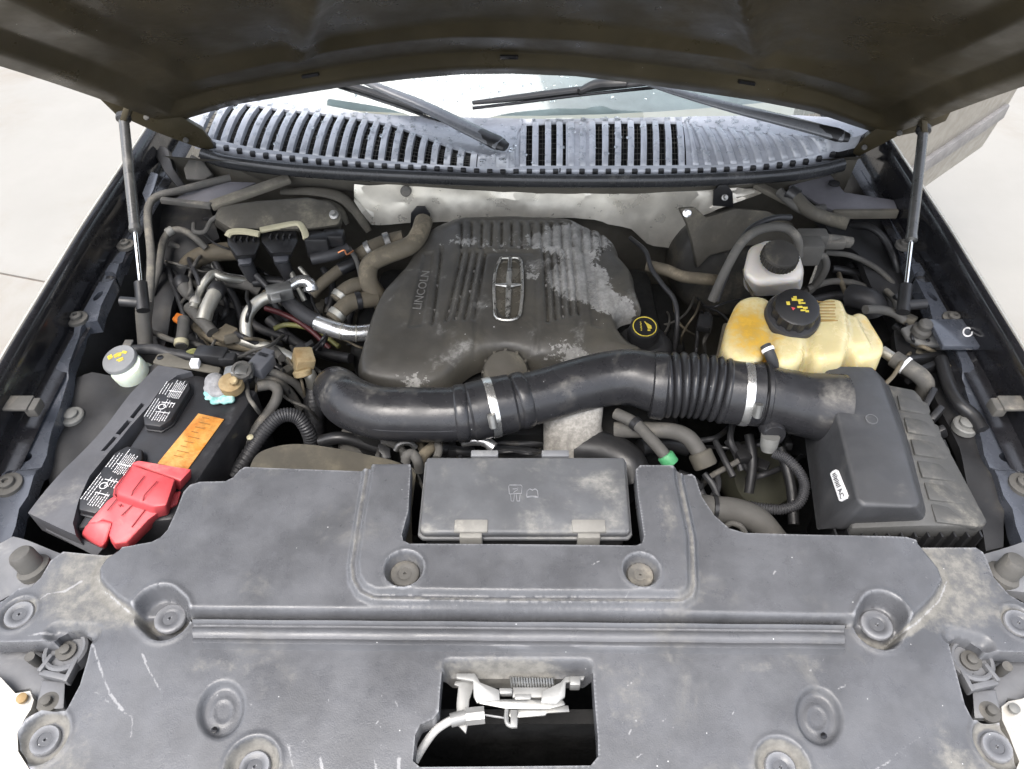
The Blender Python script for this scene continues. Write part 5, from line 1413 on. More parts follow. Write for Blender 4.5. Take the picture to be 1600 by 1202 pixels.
hose_thing('aluminium_pipe', 'upright grey sensor tube left of the aluminium pipes', 'pipe', [(287, 498, -.05), (286, 515, -.055), (284, 530, -.065), (283, 542, -.07)], .0115, grey_dusty, [('base_ring', (.85, .014, .006, cream_m))])
hose_thing('wire', 'tan hose running below the aluminium cross pipe towards the battery terminal', 'hose', [(305, 510, -.10), (330, 528, -.10), (360, 538, -.10), (395, 545, -.10), (420, 552, -.10)], .010, tan_hose)
tag(build('orange_clip', MB().plate([at(*q) for q in ((268, 498, -.06), (276, 488, -.06), (293, 494, -.06), (280, 504, -.06))], .01, .002), orange_m), 'small orange plastic clip at the far left of the bay', 'clip')
hose_thing('cable', 'long grey cable looping down along the left gas strut', 'wire', [(360, 278, .06), (330, 285, .06), (280, 298, .06), (250, 305, .055), (234, 318, .05), (231, 345, .04), (236, 400, .02), (234, 460, -.01), (230, 500, -.04)], .0085, grey_dusty, n=10)
hose_thing('cable', 'second grey cable arching left of the control module', 'wire', [(322, 388, -.03), (305, 372, -.01), (285, 360, .0), (265, 362, .0), (254, 380, -.01), (248, 420, -.03), (236, 460, -.06)], .0075, grey_dusty, [('clip', (.52, .010, .008, washer_m))], n=10)
hose_thing('loom_sleeve', 'grey sleeve standing on the left apron below the gas strut', 'sleeve', [(224, 470, .0), (224, 495, -.03), (226, 520, -.06), (228, 548, -.09)], .015, grey_dusty, n=12)
hose_thing('cable', 'dusty black loom crossing behind the washer neck and battery', 'wire', [(205, 548, -.04), (240, 546, -.04), (262, 552, -.045), (285, 556, -.05), (310, 562, -.05)], .011, rubber_m, n=10)

# dark filler components deep in the bay
eb = thing('engine_block', 'dark engine block and brackets deep below the cover and hoses', 'engine', (0, .65, -.5))
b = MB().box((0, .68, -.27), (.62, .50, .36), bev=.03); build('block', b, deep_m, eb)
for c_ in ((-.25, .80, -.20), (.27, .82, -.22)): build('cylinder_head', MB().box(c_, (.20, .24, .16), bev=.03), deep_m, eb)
build('pulley', MB().lathe([(.09, -.03), (.10, 0), (.095, .02), (.05, .03)], (-.13, .40, -.22), (0, -1, .1), n=32), black_m, eb)
b = MB().lathe([(.07, -.03), (.078, 0), (.07, .02), (.03, .03)], (.16, .40, -.20), (0, -1, .1), n=32); build('pulley', b, black_m, eb)
b = MB().lathe([(.05, -.05), (.056, -.03), (.056, .01), (.05, .02), (.02, .025)], at(575, 700, -.16), (.1, -.9, .3), n=24); build('tensioner', b, grey_dusty, eb)
cf = thing('fan_shroud', 'brown dusty curved fan shroud behind the radiator cover, left of the fuse box', 'fan shroud', at(480, 720, -.08))
sh = MB(); top_c = [at(*q) for q in ((385, 745, -.035), (400, 712, -.035), (430, 698, -.035), (470, 694, -.035), (520, 700, -.035), (570, 710, -.04), (620, 722, -.045), (650, 740, -.05))]
tc_ = catmull(top_c, 6)
sh.grid([[q + Vector((0, .02, -.06)) for q in tc_], [q + Vector((0, .006, -.008)) for q in tc_], [q for q in tc_], [q + Vector((0, -.08, .006)) for q in tc_], [q + Vector((0, -.12, -.05)) for q in tc_]])
build('shroud', sh, pm('shroud_plastic', (.06, .054, .042), .8, dust=.6, dcol=(.105, .093, .068), dscale=6), cf, recalc=True)
th = thing('oil_fill_neck', 'ribbed grey throttle cap between the engine cover notch and the intake duct', 'cap', at(790, 585, -.08))
p = at(790, 582, -.045)
build('ribbed_cap', MB().lathe([(.044, -.05), (.044, -.004), (.040, .008), (.028, .015), (.01, .016)], p, (0, -.55, .85), n=36), dbr, th)
b = MB()
axx = Vector((0, -.55, .85)).normalized(); u = axx.cross(Vector((0, 1, 0))).normalized(); v2 = axx.cross(u)
for k in range(12):
    a = 2 * math.pi * k / 12; dr = u * math.cos(a) + v2 * math.sin(a); b.bar(p + dr * .0445 - axx * .04, p + dr * .0425 + axx * .004, .006, .006, .001)
build('grip_rib', b, dbr, th)
hose_thing('metal_band', 'shiny metal band below the intake duct above the fuse box', 'band', [(722, 690, -.06), (740, 688, -.055), (758, 690, -.055), (772, 700, -.06)], .010, alu_bright, n=8)
hose_thing('black_hose', 'grey elbow pipe left of the fuse box lid', 'hose', [(634, 722, -.03), (636, 712, -.02), (645, 710, -.02), (652, 720, -.025), (656, 735, -.05)], .0085, grey_dusty)
hose_thing('wire', 'tan cable loop below the intake duct beside the fuse box', 'wire', [(655, 735, -.06), (660, 715, -.05), (672, 702, -.05), (685, 694, -.06)], .010, tan_hose)
hose_thing('wire', 'small grey cable rising from behind the fuse box lid', 'wire', [(682, 716, -.04), (686, 702, -.04), (682, 690, -.05)], .007, grey_dusty, n=8)
hose_thing('vent_tube', 'grey vent tube with green clip below the bellows', 'hose', [(962, 646, -.03), (990, 660, -.025), (1015, 684, -.025), (1036, 708, -.03), (1048, 724, -.04)], .0105, grey_dusty, [('green_clip', (.93, .0145, .010, green_m)), ('joint', (.3, .0125, .006, black_m))])
hose_thing('black_hose', 'pale grey pipe arching below the bellows to a ribbed fitting', 'hose', [(960, 672, -.06), (1010, 672, -.05), (1050, 674, -.045), (1075, 684, -.045), (1092, 706, -.055), (1100, 722, -.065)], .0145, grey_dusty, [('fitting', (.95, .021, .014, dbr))])
hose_thing('radiator_hose', 'thick dusty radiator hose between the radiator cover and the filter box', 'hose', [(1085, 792, -.07), (1115, 796, -.07), (1150, 800, -.075), (1185, 815, -.085), (1215, 850, -.12)], .0225, grey_dusty, [('clamp_ring', (.28, .0245, .004, black_m))])
hose_thing('intake_elbow', 'dark ribbed elbow hose behind the fuse box under the pale resonator neck', 'hose', [(905, 700, -.10), (945, 705, -.09), (978, 722, -.09), (990, 755, -.11)], .034, black_m)
wl = thing('wiring_loom', 'tangle of thin dark wires in the gap below the bellows', 'wires', at(1150, 720, -.2))
for pts in ([(1118, 690, -.12), (1130, 715, -.12), (1146, 745, -.13)], [(1136, 690, -.12), (1148, 706, -.12), (1158, 735, -.14)], [(1145, 660, -.1), (1142, 690, -.1), (1160, 720, -.13), (1180, 750, -.16)], [(1100, 740, -.12), (1115, 760, -.13), (1125, 790, -.15)], [(1120, 740, -.14), (1122, 760, -.14), (1112, 780, -.15)]):
    build('wire', MB().tube([at(*q) for q in pts], .006, n=8, res=5), rubber_m, wl)
tag(build('alternator', MB().lathe([(.07, -.08), (.075, -.05), (.075, .0), (.06, .02), (.02, .03)], at(1190, 745, -.25), (0, -.6, .8), n=30), pm('olive_case', (.05, .05, .034), .7, dust=.4, dcol=(.09, .085, .06))), 'olive dark round accessory deep below the filter box duct', 'accessory')

# ================================================================== BATTERY
BZ = -.035
bt = thing('battery', 'black car battery with white print and orange label', 'battery', at(270, 700, -.24))
bt_top = [at(*q, BZ) for q in ((118, 826), (262, 606), (285, 584), (312, 586), (402, 610), (268, 812))]
cen = sum(bt_top, Vector()) / 6
b = MB().block([bt_top[i] for i in (0, 5, 4, 3, 2, 1)], [Vector((bt_top[i].x, bt_top[i].y, BZ - .19)) for i in (0, 5, 4, 3, 2, 1)], .006, 2)
bat_m = pm('battery_case', (.020, .020, .022), .42, dust=.3, dcol=(.085, .085, .09), dscale=9)
build('case', b, bat_m, bt)
dl = (at(262, 606, BZ) - at(118, 826, BZ)).normalized(); dw = (at(402, 610, BZ) - at(312, 586, BZ)).normalized()
def vent(c0, c1, wd):
    A0, A1 = at(*c0, BZ + .004), at(*c1, BZ + .004); d_ = (A1 - A0).normalized(); s_ = Vector((d_.y, -d_.x, 0))
    ring_ = []
    for t_, k in ((0, -1), (1, 1)):
        pass
    rr = [A0 - s_ * wd * .55 , A0 + s_ * wd * .55, A0 + s_ * wd + d_ * .018, A1 + s_ * wd - d_ * .018, A1 + s_ * wd * .55, A1 - s_ * wd * .55, A1 - s_ * wd - d_ * .018, A0 - s_ * wd + d_ * .018]
    z_ = Vector((0, 0, .012)); b = MB().block([q + z_ for q in rr], [q - Vector((0, 0, .004)) for q in rr], .003, 2)
    b.block([q + (q - (A0 + A1) / 2).normalized() * .003 for q in rr], [q - Vector((0, 0, .005)) for q in rr], .001)
    vco = build('vent_cap', b, bat_m, bt)
    return A0 + Vector((0, 0, .0166)), A1 + Vector((0, 0, .0166)), d_, s_, vco
def small_print(A0, A1, d_, s_, vco, wd, seed, name):
    r_ = random.Random(seed); L_ = (A1 - A0).length; b = MB()
    for (u0, u1, o0, o1, n_) in ((.06, .30, -.1, .75, 6), (.34, .52, .1, .72, 4), (.55, .94, -.05, .75, 7), (.10, .55, -.75, -.35, 3), (.60, .90, -.72, -.30, 3)):
        for j in range(n_):
            o_ = wd * (o0 + (o1 - o0) * j / max(1, n_ - 1)); u = L_ * (u0 + r_.uniform(0, .03)); ue = L_ * (u1 - r_.uniform(0, .10))
            while u < ue:
                ln = r_.uniform(.0012, .0045); b.bar(A0 + d_ * u + s_ * o_, A0 + d_ * min(u + ln, ue) + s_ * o_, .0011, .0004); u += ln + r_.uniform(.0008, .0018)
    for t_ in (.25, .45, .7):
        b.bar(A0.lerp(A1, t_) - s_ * wd * .2, A0.lerp(A1, t_) + s_ * wd * .75, .001, .0005)
    for k in range(14):
        a = 2 * math.pi * k / 14; a2 = 2 * math.pi * (k + 1) / 14; c_ = A0.lerp(A1, .36)
        b.bar(c_ + Vector((math.cos(a) * .006, math.sin(a) * .006, 0)), c_ + Vector((math.cos(a2) * .006, math.sin(a2) * .006, 0)), .0012, .0005)
    build(name, b, print_white, vco)
q = vent((241, 672), (286, 600), .026); small_print(*q, .026, 3, 'warning_print')
q = vent((140, 806), (214, 706), .026); small_print(*q, .026, 9, 'warning_print')
olo = build('orange_label', MB().plate([at(*q, BZ + .0022) for q in ((310, 646), (350, 655), (292, 735), (246, 724))], .0015, .0004), orange_label, bt)
lb = MB()
for k in range(9):
    A0, A1 = at(316 - k * 5.6, 652 + k * 7.4, BZ + .0036), at(334 - k * 5.6, 656 + k * 7.4, BZ + .0036); lb.bar(A0, A0.lerp(A1, .6 + .4 * ((k * 5) % 3) / 2), .0013, .0004)
build('label_lines', lb, pm('brown_ink', (.26, .13, .03), .6, bump=0), olo)
# grey side sleeve of the battery
bs_ = thing('battery_sleeve', 'grey plastic sleeve along the left side of the battery', 'battery sleeve', at(150, 700, -.2))
poly = X2([(247, 571), (282, 577), (300, 582), (278, 588), (258, 604), (236, 634), (202, 668), (170, 706), (142, 745), (124, 785), (114, 818), (118, 836), (95, 826), (44, 802), (100, 735), (170, 660), (205, 618)], BZ + .01)
slots = [X2(s_, BZ + .01) for s_ in ([(222, 632), (228, 634), (209, 655), (203, 653)], [(199, 657), (206, 659), (187, 679), (180, 677)], [(177, 681), (183, 683), (164, 704), (157, 704)])]
mb = sheet_mb(poly, lambda X, Y: BZ + .012 - .02 * np.clip(-.66 - X, 0, 1) + .003 * np.sin(Y * 30), .007, slots, thick=.05)
build('sleeve', mb, pm('sleeve_grey', (.072, .073, .08), .6, dust=.4, dcol=(.17, .165, .155), dscale=10), bs_, smooth=50)
build('lower_skirt', MB().plate([at(*q) for q in ((68, 815, -.05), (118, 838, -.05), (160, 858, -.05), (150, 870, -.06), (72, 828, -.06))], .004), MATS['sleeve_grey'], bs_)
# hold-down frame on the right of the battery
hose_thing('battery_strap', 'grey battery tray edge strip right of the battery', 'strap', [(402, 604, -.04), (424, 602, -.045), (434, 612, -.05), (428, 632, -.06), (400, 672, -.09), (352, 742, -.14)], .010, grey_dusty, n=8)
hose_thing('corrugated_hose', 'ribbed black conduit bending down right of the battery', 'hose', [(365, 745, -.12), (395, 700, -.09), (418, 668, -.07), (440, 650, -.06), (465, 652, -.07), (482, 676, -.10), (488, 700, -.14)], lambda t_: .013 + .0008 * math.sin(t_ * 260), rubber_m, res=40)
tag(build('tape_dot', MB().lathe([(.006, 0), (.006, .002), (.004, .003)], at(391, 684, -.072), n=14), cream_m), 'tiny cream sticker dot on the conduit right of the battery', 'sticker')
# negative terminal
nt_ = thing('battery_terminal', 'corroded negative battery clamp with teal deposit', 'battery clamp', at(348, 612, BZ))
w = MB()
for (px, py, r, sc_) in ((335, 596, .018, (1, 1, .8)), (330, 606, .014, (1, 1, .7)), (340, 612, .016, (1.1, .9, .6))): sph_block(w, at(px, py, BZ + .012), r, sc_)
build('lead_post', voxel_merge(w, .003, 3), pm('white_deposit', (.26, .26, .265), .9, var=.3, vscale=40, bump=.6), nt_)
w = MB(); r_ = random.Random(4)
for k in range(40): sph_block(w, at(r_.uniform(322, 364), r_.uniform(612, 628), BZ + .008), r_.uniform(.004, .008), (1, 1, .8))
build('teal_deposit', voxel_merge(w, .0025, 1), teal_m, nt_)
build('clamp_ring', MB().lathe([(.016, -.010), (.021, -.008), (.021, .010), (.016, .012), (.010, .012)], at(362, 602, BZ + .02), (.05, -.15, 1), n=24), rust_m, nt_)
build('clamp_bolt', MB().lathe([(.008, 0), (.008, .016), (.006, .018)], at(366, 598, BZ + .03), (.2, -.4, .8), n=8), rust_m, nt_)
build('clamp_arm', MB().bar(at(352, 586, BZ + .02), at(395, 578, BZ + .03), .030, .016, .003).box(at(376, 580, BZ + .034), (.03, .026, .014), bev=.003), steel_m, nt_)
build('clamp_collar', MB().lathe([(.018, -.004), (.018, .006), (.013, .008), (.012, .002)], at(378, 580, BZ + .035), (.1, -.3, .9), n=22), grey_dusty, nt_)
# plugs and brackets behind the battery
tb = thing('cable_bracket', 'dusty metal cable bracket with plugs behind the battery', 'bracket', at(300, 572, BZ))
build('bracket_plate', MB().plate([at(*q, BZ + .012) for q in ((238, 566), (246, 553), (262, 551), (290, 562), (310, 566), (345, 574), (342, 584), (300, 576), (258, 572))], .006, .002), firewall_m, tb)
build('bracket_hole', MB().lathe([(.006, 0), (.006, .001), (.004, .0012)], at(250, 559, BZ + .0125), n=14), glass_black, tb)
build('cream_clip', MB().box(at(305, 568, BZ + .018), (.016, .016, .014), bev=.002), label_white, tb)
build('black_plug', MB().box(at(332, 556, -.02), (.060, .030, .028), Matrix.Rotation(-.12, 3, 'Z'), bev=.005).box(at(357, 562, -.02), (.03, .02, .02), bev=.003), black_m, tb)
build('grey_plug', MB().box(at(408, 570, -.02), (.035, .045, .026), Matrix.Rotation(-.4, 3, 'Z'), bev=.004).box(at(416, 556, -.015), (.024, .024, .016), Matrix.Rotation(-.4, 3, 'Z'), bev=.002), MATS['plug_grey'], tb)
for k in range(3): build('lead', MB().tube([at(292 + 3 * k, 550 + k, -.02), at(304, 546 + 3 * k, -.015), at(318, 552 + 2 * k, -.02)], .0022, n=6, res=5), yellow_wire, tb)
for k, pts in enumerate(([(420, 580, -.04), (440, 588, -.06), (462, 600, -.09), (478, 620, -.13)], [(400, 592, -.04), (430, 596, -.06), (452, 612, -.10), (470, 640, -.14)], [(440, 560, -.07), (430, 548, -.08), (420, 545, -.08)])):
    build('cable', MB().tube([at(*q) for q in pts], .008, n=10, res=5), grey_dusty, tb)
# red positive cover
rcv = thing('terminal_cover', 'red plastic cover over the positive battery terminal', 'terminal cover', at(220, 800, BZ))
def RZ(px, py, z): return at(px, py, BZ + z)
up_top = [(176, 762, .040), (184, 738, .042), (214, 721, .042), (288, 734, .038), (278, 752, .036), (272, 790, .034), (262, 795, .034)]
b = MB().block([RZ(*q) for q in ((178, 760, .040), (206, 726, .042), (274, 748, .040), (260, 790, .038), (240, 792, .038), (182, 772, .038))][::-1], [RZ(*q) for q in ((174, 780, .0), (202, 746, .0), (276, 764, .0), (264, 806, .0), (240, 812, .0), (178, 792, .0))][::-1], .004, 2)
build('upper_hood', b, red_m, rcv)
b = MB().block([RZ(*q) for q in ((205, 724, .034), (216, 719, .036), (300, 733, .030), (282, 752, .030))][::-1], [RZ(*q) for q in ((205, 736, .0), (216, 731, .0), (300, 746, .0), (282, 768, .0))][::-1], .003, 2)
build('rear_flap', b, red_m, rcv)
b = MB().block([RZ(*q) for q in ((168, 782, .022), (182, 772, .024), (262, 790, .022), (232, 812, .016), (198, 848, .006), (178, 850, .006), (170, 836, .010), (176, 816, .012), (160, 812, .012), (150, 818, .010), (136, 818, .010))][::-1],
              [RZ(*q) for q in ((168, 790, -.02), (182, 782, -.02), (264, 800, -.02), (240, 824, -.02), (206, 858, -.02), (182, 860, -.02), (172, 846, -.02), (176, 826, -.02), (160, 824, -.02), (150, 830, -.02), (138, 830, -.02))][::-1], .003, 2)
build('front_skirt', b, red_m, rcv)
b = MB().block([RZ(*q) for q in ((136, 818, .0105), (160, 812, .012), (176, 816, .012), (166, 848, -.006), (158, 854, -.008), (126, 834, -.004))][::-1], [RZ(*q) for q in ((136, 826, -.03), (160, 822, -.03), (176, 826, -.03), (168, 856, -.03), (160, 862, -.03), (128, 842, -.03))][::-1], .004, 2)
build('left_lug', b, red_m, rcv)
b = MB().block([RZ(*q) for q in ((262, 772, .012), (284, 766, .012), (278, 788, .006), (262, 796, .008))][::-1], [RZ(*q) for q in ((262, 780, -.03), (284, 774, -.03), (278, 796, -.03), (262, 804, -.03))][::-1], .004, 2)
build('side_lug', b, red_m, rcv)
sk = MB()
for ln in (((204, 730, .0424), (182, 762, .0415), (180, 772, .038), (184, 778, .0245), (168, 798, .018)), ((226, 744, .0424), (208, 768, .0415), (206, 774, .038), (212, 784, .0235), (190, 806, .017)), ((246, 752, .0424), (226, 774, .0415), (224, 782, .038), (232, 790, .0225), (206, 824, .013))):
    q = [RZ(*z) for z in ln]
    for i in range(len(q) - 1): sk.tube([q[i] + Vector((0, -.0006, .0012)), q[i + 1] + Vector((0, -.0006, .0012))], .0010, n=5, res=1)
build('mould_line', sk, pm('dark_red', (.20, .02, .025), .6, bump=0), rcv)
sk = MB().bar(RZ(185, 789, .0212), RZ(192, 791, .0208), .0012, .001).bar(RZ(187, 792, .0205), RZ(189.5, 787.5, .0215), .0012, .001)
build('plus_mark', sk, MATS['dark_red'], rcv)
# washer bottle neck
wc = thing('washer_filler', 'washer fluid filler neck with grey cap and worn yellow print', 'filler cap', at(196, 585, -.08))
wax = Vector((-.12, -.18, 1)).normalized(); p = at(186, 561, -.01)
build('neck', MB().lathe([(.042, -.10), (.037, -.048), (.035, -.043), (.031, -.038), (.031, -.010), (.028, -.005)], p + Vector((.012, -.012, -.002)), wax, n=32), neck_m, wc)
wco = build('cap', MB().lathe([(.029, -.011), (.0315, -.008), (.032, -.002), (.030, .002), (.016, .003)], p, wax, n=36), pm('grey_cap', (.17, .175, .18), .6, dust=.35, dcol=(.3, .29, .26), dscale=20), wc)
ey = wax.cross(Vector((1, 0, 0))).normalized(); ex = ey.cross(wax)
def WC(a, c): return p + wax * .0036 + (ex * a + ey * c) * .75
b = MB()
for a, c, ww, hh, an in ((-.022, .004, .010, .012, .6), (-.006, .008, .012, .010, .6), (.002, .010, .006, .012, .2), (.012, .016, .012, .006, -.3), (.006, -.004, .016, .003, .5), (.010, -.008, .012, .003, .5)):
    for k in range(3):
        f = .5 - k * .16; q = [(a + math.cos(an) * sx * ww * f - math.sin(an) * sy * hh * f, c + math.sin(an) * sx * ww * f + math.cos(an) * sy * hh * f) for sx, sy in ((-1, -1), (1, -1), (1, 1), (-1, 1))]
        for i in range(4): b.bar(WC(*q[i]), WC(*q[(i + 1) % 4]), .0012, .0005)
build('cap_print', b, print_yellow, wco)
build('cap_tab', MB().box(p + ey * .035 + ex * .006 + wax * -.002, (.016, .02, .004), bev=.001).box(p - ey * .026 - ex * .008 + wax * -.022, (.012, .012, .03), bev=.002), grey_dusty, wc)

# ---- right side: shock mount, apron moulding, washer bolt
shield([(1395, 520), (1440, 505), (1486, 545), (1500, 600), (1540, 670), (1556, 720), (1574, 775), (1572, 850), (1545, 856), (1500, 700), (1452, 605), (1405, 580)], -.05, -.03,
       'splash_shield', 'black moulded splash shield between the filter box and the right rail', 'splash shield', apron_m)
ms = thing('apron_moulding', 'ribbed black moulding with oval slot beside the filter box', 'moulding', at(1490, 620, -.1))
for a, c in (((1458, 612), (1442, 640)), ((1470, 640), (1452, 660)), ((1478, 672), (1462, 680)), ((1412, 568), (1466, 560)), ((1420, 590), (1468, 570)), ((1480, 700), (1466, 700))):
    build('rib', MB().bar(at(*a, -.02), at(*c, -.03), .012, .03, .003), black_m, ms)
build('ridge', MB().tube([at(*q) for q in ((1470, 562, -.01), (1482, 600, -.01), (1498, 630, -.012), (1520, 650, -.016), (1535, 672, -.02))], .012, n=10, res=6), black_m, ms)
build('slot', MB().plate([at(*q, -.012) for q in ((1482, 566), (1490, 562), (1508, 604), (1506, 614), (1498, 616), (1488, 592))], .003), glass_black, ms)
tag(build('washer_bolt', MB().lathe([(.021, -.01), (.021, .001), (.019, .003), (.012, .003), (.012, .008), (.008, .010)], at(1509, 664, -.028), n=24), washer_m), 'round pale washer bolt on the shield right of the filter box', 'bolt')
sm = thing('shock_mount', 'grey stamped strut mount with domed nut right of the coolant reservoir', 'strut mount', at(1440, 525, -.02))
build('stamped_plate', MB().plate([at(*q) for q in ((1408, 512, .0), (1425, 506, .005), (1455, 508, .005), (1480, 520, .0), (1476, 540, -.005), (1440, 540, -.01), (1418, 530, -.01))], .012, .004), pm('stamped_grey', (.11, .11, .108), .6, dust=.5, dcol=(.2, .19, .165)), sm)
build('domed_nut', MB().lathe([(.019, -.006), (.018, .004), (.013, .008), (.013, .018), (.009, .023), (.004, .024)], at(1441, 516, .006), (0, -.1, 1), n=20), grey_dusty, sm)
build('small_hole', MB().lathe([(.004, 0), (.004, .001), (.003, .0012)], at(1450, 532, .002), n=10), glass_black, sm)
hose_thing('vent_tube', 'grey breather tube behind the coolant reservoir on the right', 'hose', [(1352, 484, .04), (1375, 484, .03), (1398, 490, .02), (1412, 500, .01)], .0085, grey_dusty)
hose_thing('black_hose', 'dusty black canister hose behind the coolant reservoir near the right strut', 'hose', [(1330, 462, -.04), (1345, 465, -.03), (1362, 472, -.03), (1370, 490, -.05)], .024, rubber_m)
shield([(1262, 345), (1330, 335), (1398, 355), (1420, 400), (1425, 450), (1400, 470), (1372, 440), (1340, 400), (1290, 370)], -.05, .02, 'wheel_arch_liner', 'dark dusty wheel arch liner at the right rear of the bay', 'liner', apron_m)
shield([(232, 325), (330, 325), (345, 380), (300, 400), (262, 470), (240, 530), (222, 470), (215, 400)], -.10, .0, 'wheel_arch_liner', 'dark dusty wheel arch liner at the left rear of the bay', 'liner', apron_m)

# ---- small lines and brackets that fill the gaps
def bundle(label, parts, loc, name='wiring_harness', cat='wiring'):
    t = thing(name, label, cat, loc)
    for nm, pts, r, m_ in parts:
        build(nm, MB().tube([at(*q) for q in pts], r, n=9, res=6), m_, t, smooth=70)
    return t
D_, G_, T_, R_ = black_m, grey_dusty, tan_hose, rubber_m
bundle('dusty wires and small lines in the left rear corner behind the aluminium pipes', [
    ('wire', [(262, 420, -.05), (280, 470, -.07), (296, 520, -.10)], .006, R_), ('wire', [(330, 400, -.06), (352, 440, -.08), (372, 480, -.11), (380, 520, -.14)], .008, R_), ('wire', [(300, 440, -.09), (340, 470, -.11), (400, 488, -.13)], .007, G_),
    ('wire', [(400, 430, -.05), (420, 452, -.07), (432, 480, -.10), (450, 500, -.13)], .007, R_), ('wire', [(452, 420, -.05), (462, 440, -.06), (476, 470, -.09)], .006, alu_m), ('wire', [(468, 418, -.04), (480, 432, -.05), (492, 446, -.06)], .005, alu_m),
    ('wire', [(545, 388, -.0), (556, 404, -.01), (562, 424, -.03), (566, 450, -.06)], .0055, G_), ('wire', [(560, 460, -.10), (545, 500, -.12), (548, 540, -.15)], .008, R_), ('wire', [(240, 520, -.08), (270, 532, -.08), (300, 536, -.085), (330, 548, -.09)], .006, G_),
    ('wire', [(330, 548, -.09), (380, 556, -.09), (430, 572, -.09), (450, 590, -.11)], .007, D_), ('wire', [(505, 420, -.06), (520, 450, -.08), (512, 490, -.11)], .008, D_), ('wire', [(490, 545, -.14), (520, 555, -.14), (548, 560, -.13)], .011, D_),
    ('wire', [(360, 470, -.12), (400, 510, -.14), (450, 530, -.16)], .010, R_), ('wire', [(265, 380, -.03), (290, 395, -.05), (310, 430, -.09)], .007, G_), ('wire', [(420, 500, -.15), (470, 540, -.17), (530, 560, -.18)], .012, R_),
    ('sleeve', [(395, 442, -.07), (430, 440, -.075), (462, 446, -.08)], .012, D_), ('sleeve', [(355, 440, -.07), (385, 445, -.075), (405, 455, -.09)], .013, G_)], at(400, 480, -.15))
fp = thing('firewall_pressing', 'pressed metal flange arching round the left end of the foil heat shield', 'panel', at(530, 320, .0))
build('arch', MB().tube([aty(*q) for q in ((440, 300, 1.03), (490, 300, 1.02), (530, 308, 1.01), (552, 326, 1.0), (566, 346, .99), (576, 362, .98))], [.010, .014, .016, .016, .014, .010], n=10, res=6, flat=.6), firewall_m, fp)
build('arch', MB().tube([aty(*q) for q in ((480, 316, 1.0), (512, 318, .99), (532, 330, .985), (542, 350, .975))], [.006, .011, .012, .008], n=10, res=6, flat=.6), dbr, fp)
build('tab', MB().plate([aty(*q) for q in ((500, 342, .97), (520, 332, .98), (536, 342, .975), (530, 366, .95), (510, 372, .94))], .012, .003), dbr, fp)
bundle('dark lines and pipes in the right rear corner behind the reservoirs', [
    ('line', [(1262, 452, -.05), (1300, 440, -.04), (1345, 446, -.05), (1380, 470, -.08), (1400, 510, -.18)], .007, G_), ('line', [(1270, 470, -.08), (1310, 462, -.08), (1350, 472, -.09), (1385, 500, -.2)], .010, R_), ('line', [(1290, 395, .0), (1330, 400, .0), (1370, 420, -.02), (1400, 450, -.04), (1420, 490, -.12)], .006, G_),
    ('line', [(1300, 420, -.05), (1340, 428, -.06), (1380, 450, -.08), (1400, 490, -.2)], .009, D_), ('line', [(1385, 455, -.03), (1398, 470, -.02), (1405, 500, -.02)], .007, G_), ('line', [(1330, 352, .0), (1360, 356, .02), (1385, 378, .01), (1402, 420, -.02), (1405, 470, -.1)], .008, D_)], at(1330, 440, -.1), 'brake_lines', 'pipes')
bundle('small hoses and fittings under the left half of the intake duct', [
    ('hose', [(500, 690, -.12), (530, 684, -.11), (560, 690, -.12), (600, 705, -.14)], .012, D_), ('hose', [(600, 690, -.10), (625, 700, -.10), (640, 720, -.11)], .007, G_), ('hose', [(560, 676, -.10), (590, 682, -.10), (612, 690, -.11)], .006, alu_m), ('hose', [(618, 704, -.10), (625, 694, -.09), (640, 692, -.09), (650, 700, -.10)], .0055, steel_m),
    ('hose', [(690, 700, -.11), (715, 705, -.10), (740, 708, -.11)], .010, D_), ('hose', [(760, 708, -.10), (800, 706, -.10), (845, 712, -.11)], .012, D_), ('hose', [(770, 690, -.12), (810, 694, -.12), (850, 690, -.12)], .009, R_), ('hose', [(650, 690, -.12), (662, 704, -.10), (664, 724, -.10)], .008, T_)], at(640, 700, -.15), 'hose_cluster', 'hoses')
bundle('dark lines between the bellows and the radiator hose', [
    ('hose', [(1000, 700, -.10), (1040, 692, -.11), (1075, 700, -.12)], .016, D_), ('hose', [(1060, 740, -.14), (1085, 752, -.14), (1100, 780, -.15)], .008, R_), ('hose', [(1170, 680, -.10), (1176, 720, -.12), (1170, 770, -.16)], .009, D_), ('hose', [(1220, 700, -.12), (1236, 760, -.15), (1240, 820, -.18)], .010, D_),
    ('hose', [(1130, 826, -.08), (1142, 818, -.07), (1156, 822, -.07), (1164, 832, -.08)], .005, G_)], at(1120, 740, -.2), 'hose_cluster', 'hoses')
# cooling fins dimly visible below the latch
fins = thing('condenser', 'dark finned condenser below the hood latch', 'condenser', (0, -.11, -.3))
build('core', MB().box((0, -.06, -.27), (.40, .02, .30)), deep_m, fins)
for k in range(0): build('fin', MB().box((-.16 + k * .013, -.075, -.29), (.002, .012, .20)), deep_m, fins)
for x_ in (-.055, .055): build('lower_tab', MB().box((x_, -.15, -.13), (.04, .02, .02), bev=.004), grey_dusty, fins)

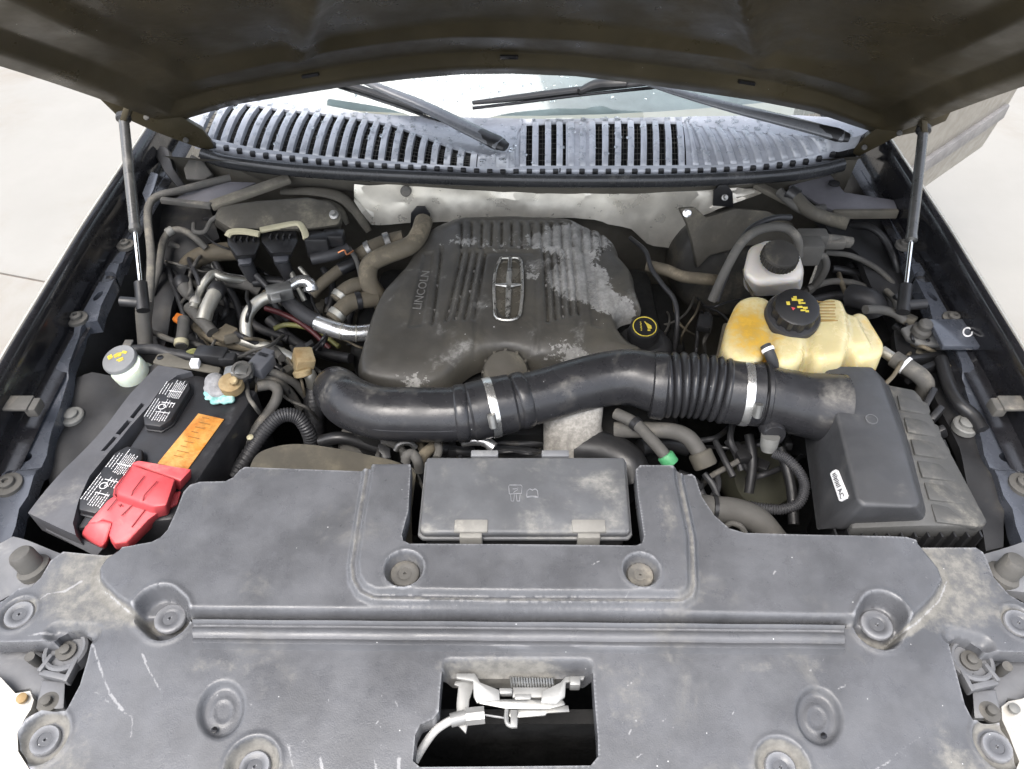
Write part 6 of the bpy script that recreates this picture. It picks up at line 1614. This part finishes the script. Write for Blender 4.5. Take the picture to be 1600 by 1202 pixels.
# thin wires, small connectors and clips threaded through the gaps
def thicket(label, name, cat, boxes, n_w, n_c, seed, loc):
    t = thing(name, label, cat, loc); r_ = random.Random(seed)
    for k in range(n_w):
        x0, y0, x1, y1, za, zb = r_.choice(boxes)
        ax_, ay_ = r_.uniform(x0, x1), r_.uniform(y0, y1); an = r_.choice((r_.uniform(.3, 1.2), r_.uniform(-.5, .5), r_.uniform(1.2, 2.2)))
        pts = []; ln = r_.uniform(16, 34); z_ = r_.uniform(za, zb)
        for i in range(5):
            pts.append(at(ax_, ay_, z_ - (.05 if i in (0, 4) else 0))); ax_ += ln * math.cos(an); ay_ += ln * math.sin(an) * .8; an += r_.uniform(-.55, .55); z_ += r_.uniform(-.02, .015)
        build('wire', MB().tube(pts, r_.choice((.0025, .003, .004, .0055)), n=7, res=5), r_.choice((R_, R_, D_, G_, G_, T_)), t, smooth=70)
    for k in range(n_c):
        x0, y0, x1, y1, za, zb = r_.choice(boxes); m3 = Matrix.Rotation(r_.uniform(-1, 1), 3, 'Z') @ Matrix.Rotation(r_.uniform(-.5, .5), 3, 'X')
        p_ = at(r_.uniform(x0, x1), r_.uniform(y0, y1), r_.uniform(za, zb) - .01)
        b = MB().box(p_, (r_.uniform(.014, .03), r_.uniform(.022, .042), .016), m3, bev=.003).box(p_ + m3 @ Vector((0, .02, 0)), (.012, .022, .011), m3, bev=.002)
        build('connector', b, r_.choice((black_m, black_m, MATS['plug_grey'], dbr)), t)
thicket('thin overlapping wires and small connectors among the pipes left of the engine cover', 'wire_bundle', 'wiring', [(250, 400, 500, 520, -.12, -.05), (420, 470, 540, 560, -.13, -.08), (330, 520, 450, 600, -.09, -.05), (240, 340, 330, 420, -.04, .0)], 40, 12, 5, at(380, 480, -.2))
thicket('thin wires and brackets around the brake booster and right rear corner', 'wire_bundle', 'wiring', [(1260, 390, 1390, 470, -.08, -.01), (1030, 430, 1110, 540, -.14, -.06), (1390, 470, 1450, 560, -.05, .0)], 22, 8, 8, at(1300, 440, -.2))
thicket('thin wires and clips in the shadow below the intake duct', 'wire_bundle', 'wiring', [(510, 675, 640, 715, -.14, -.09), (680, 685, 850, 708, -.13, -.09), (1000, 690, 1230, 800, -.17, -.10)], 24, 9, 13, at(800, 700, -.2))
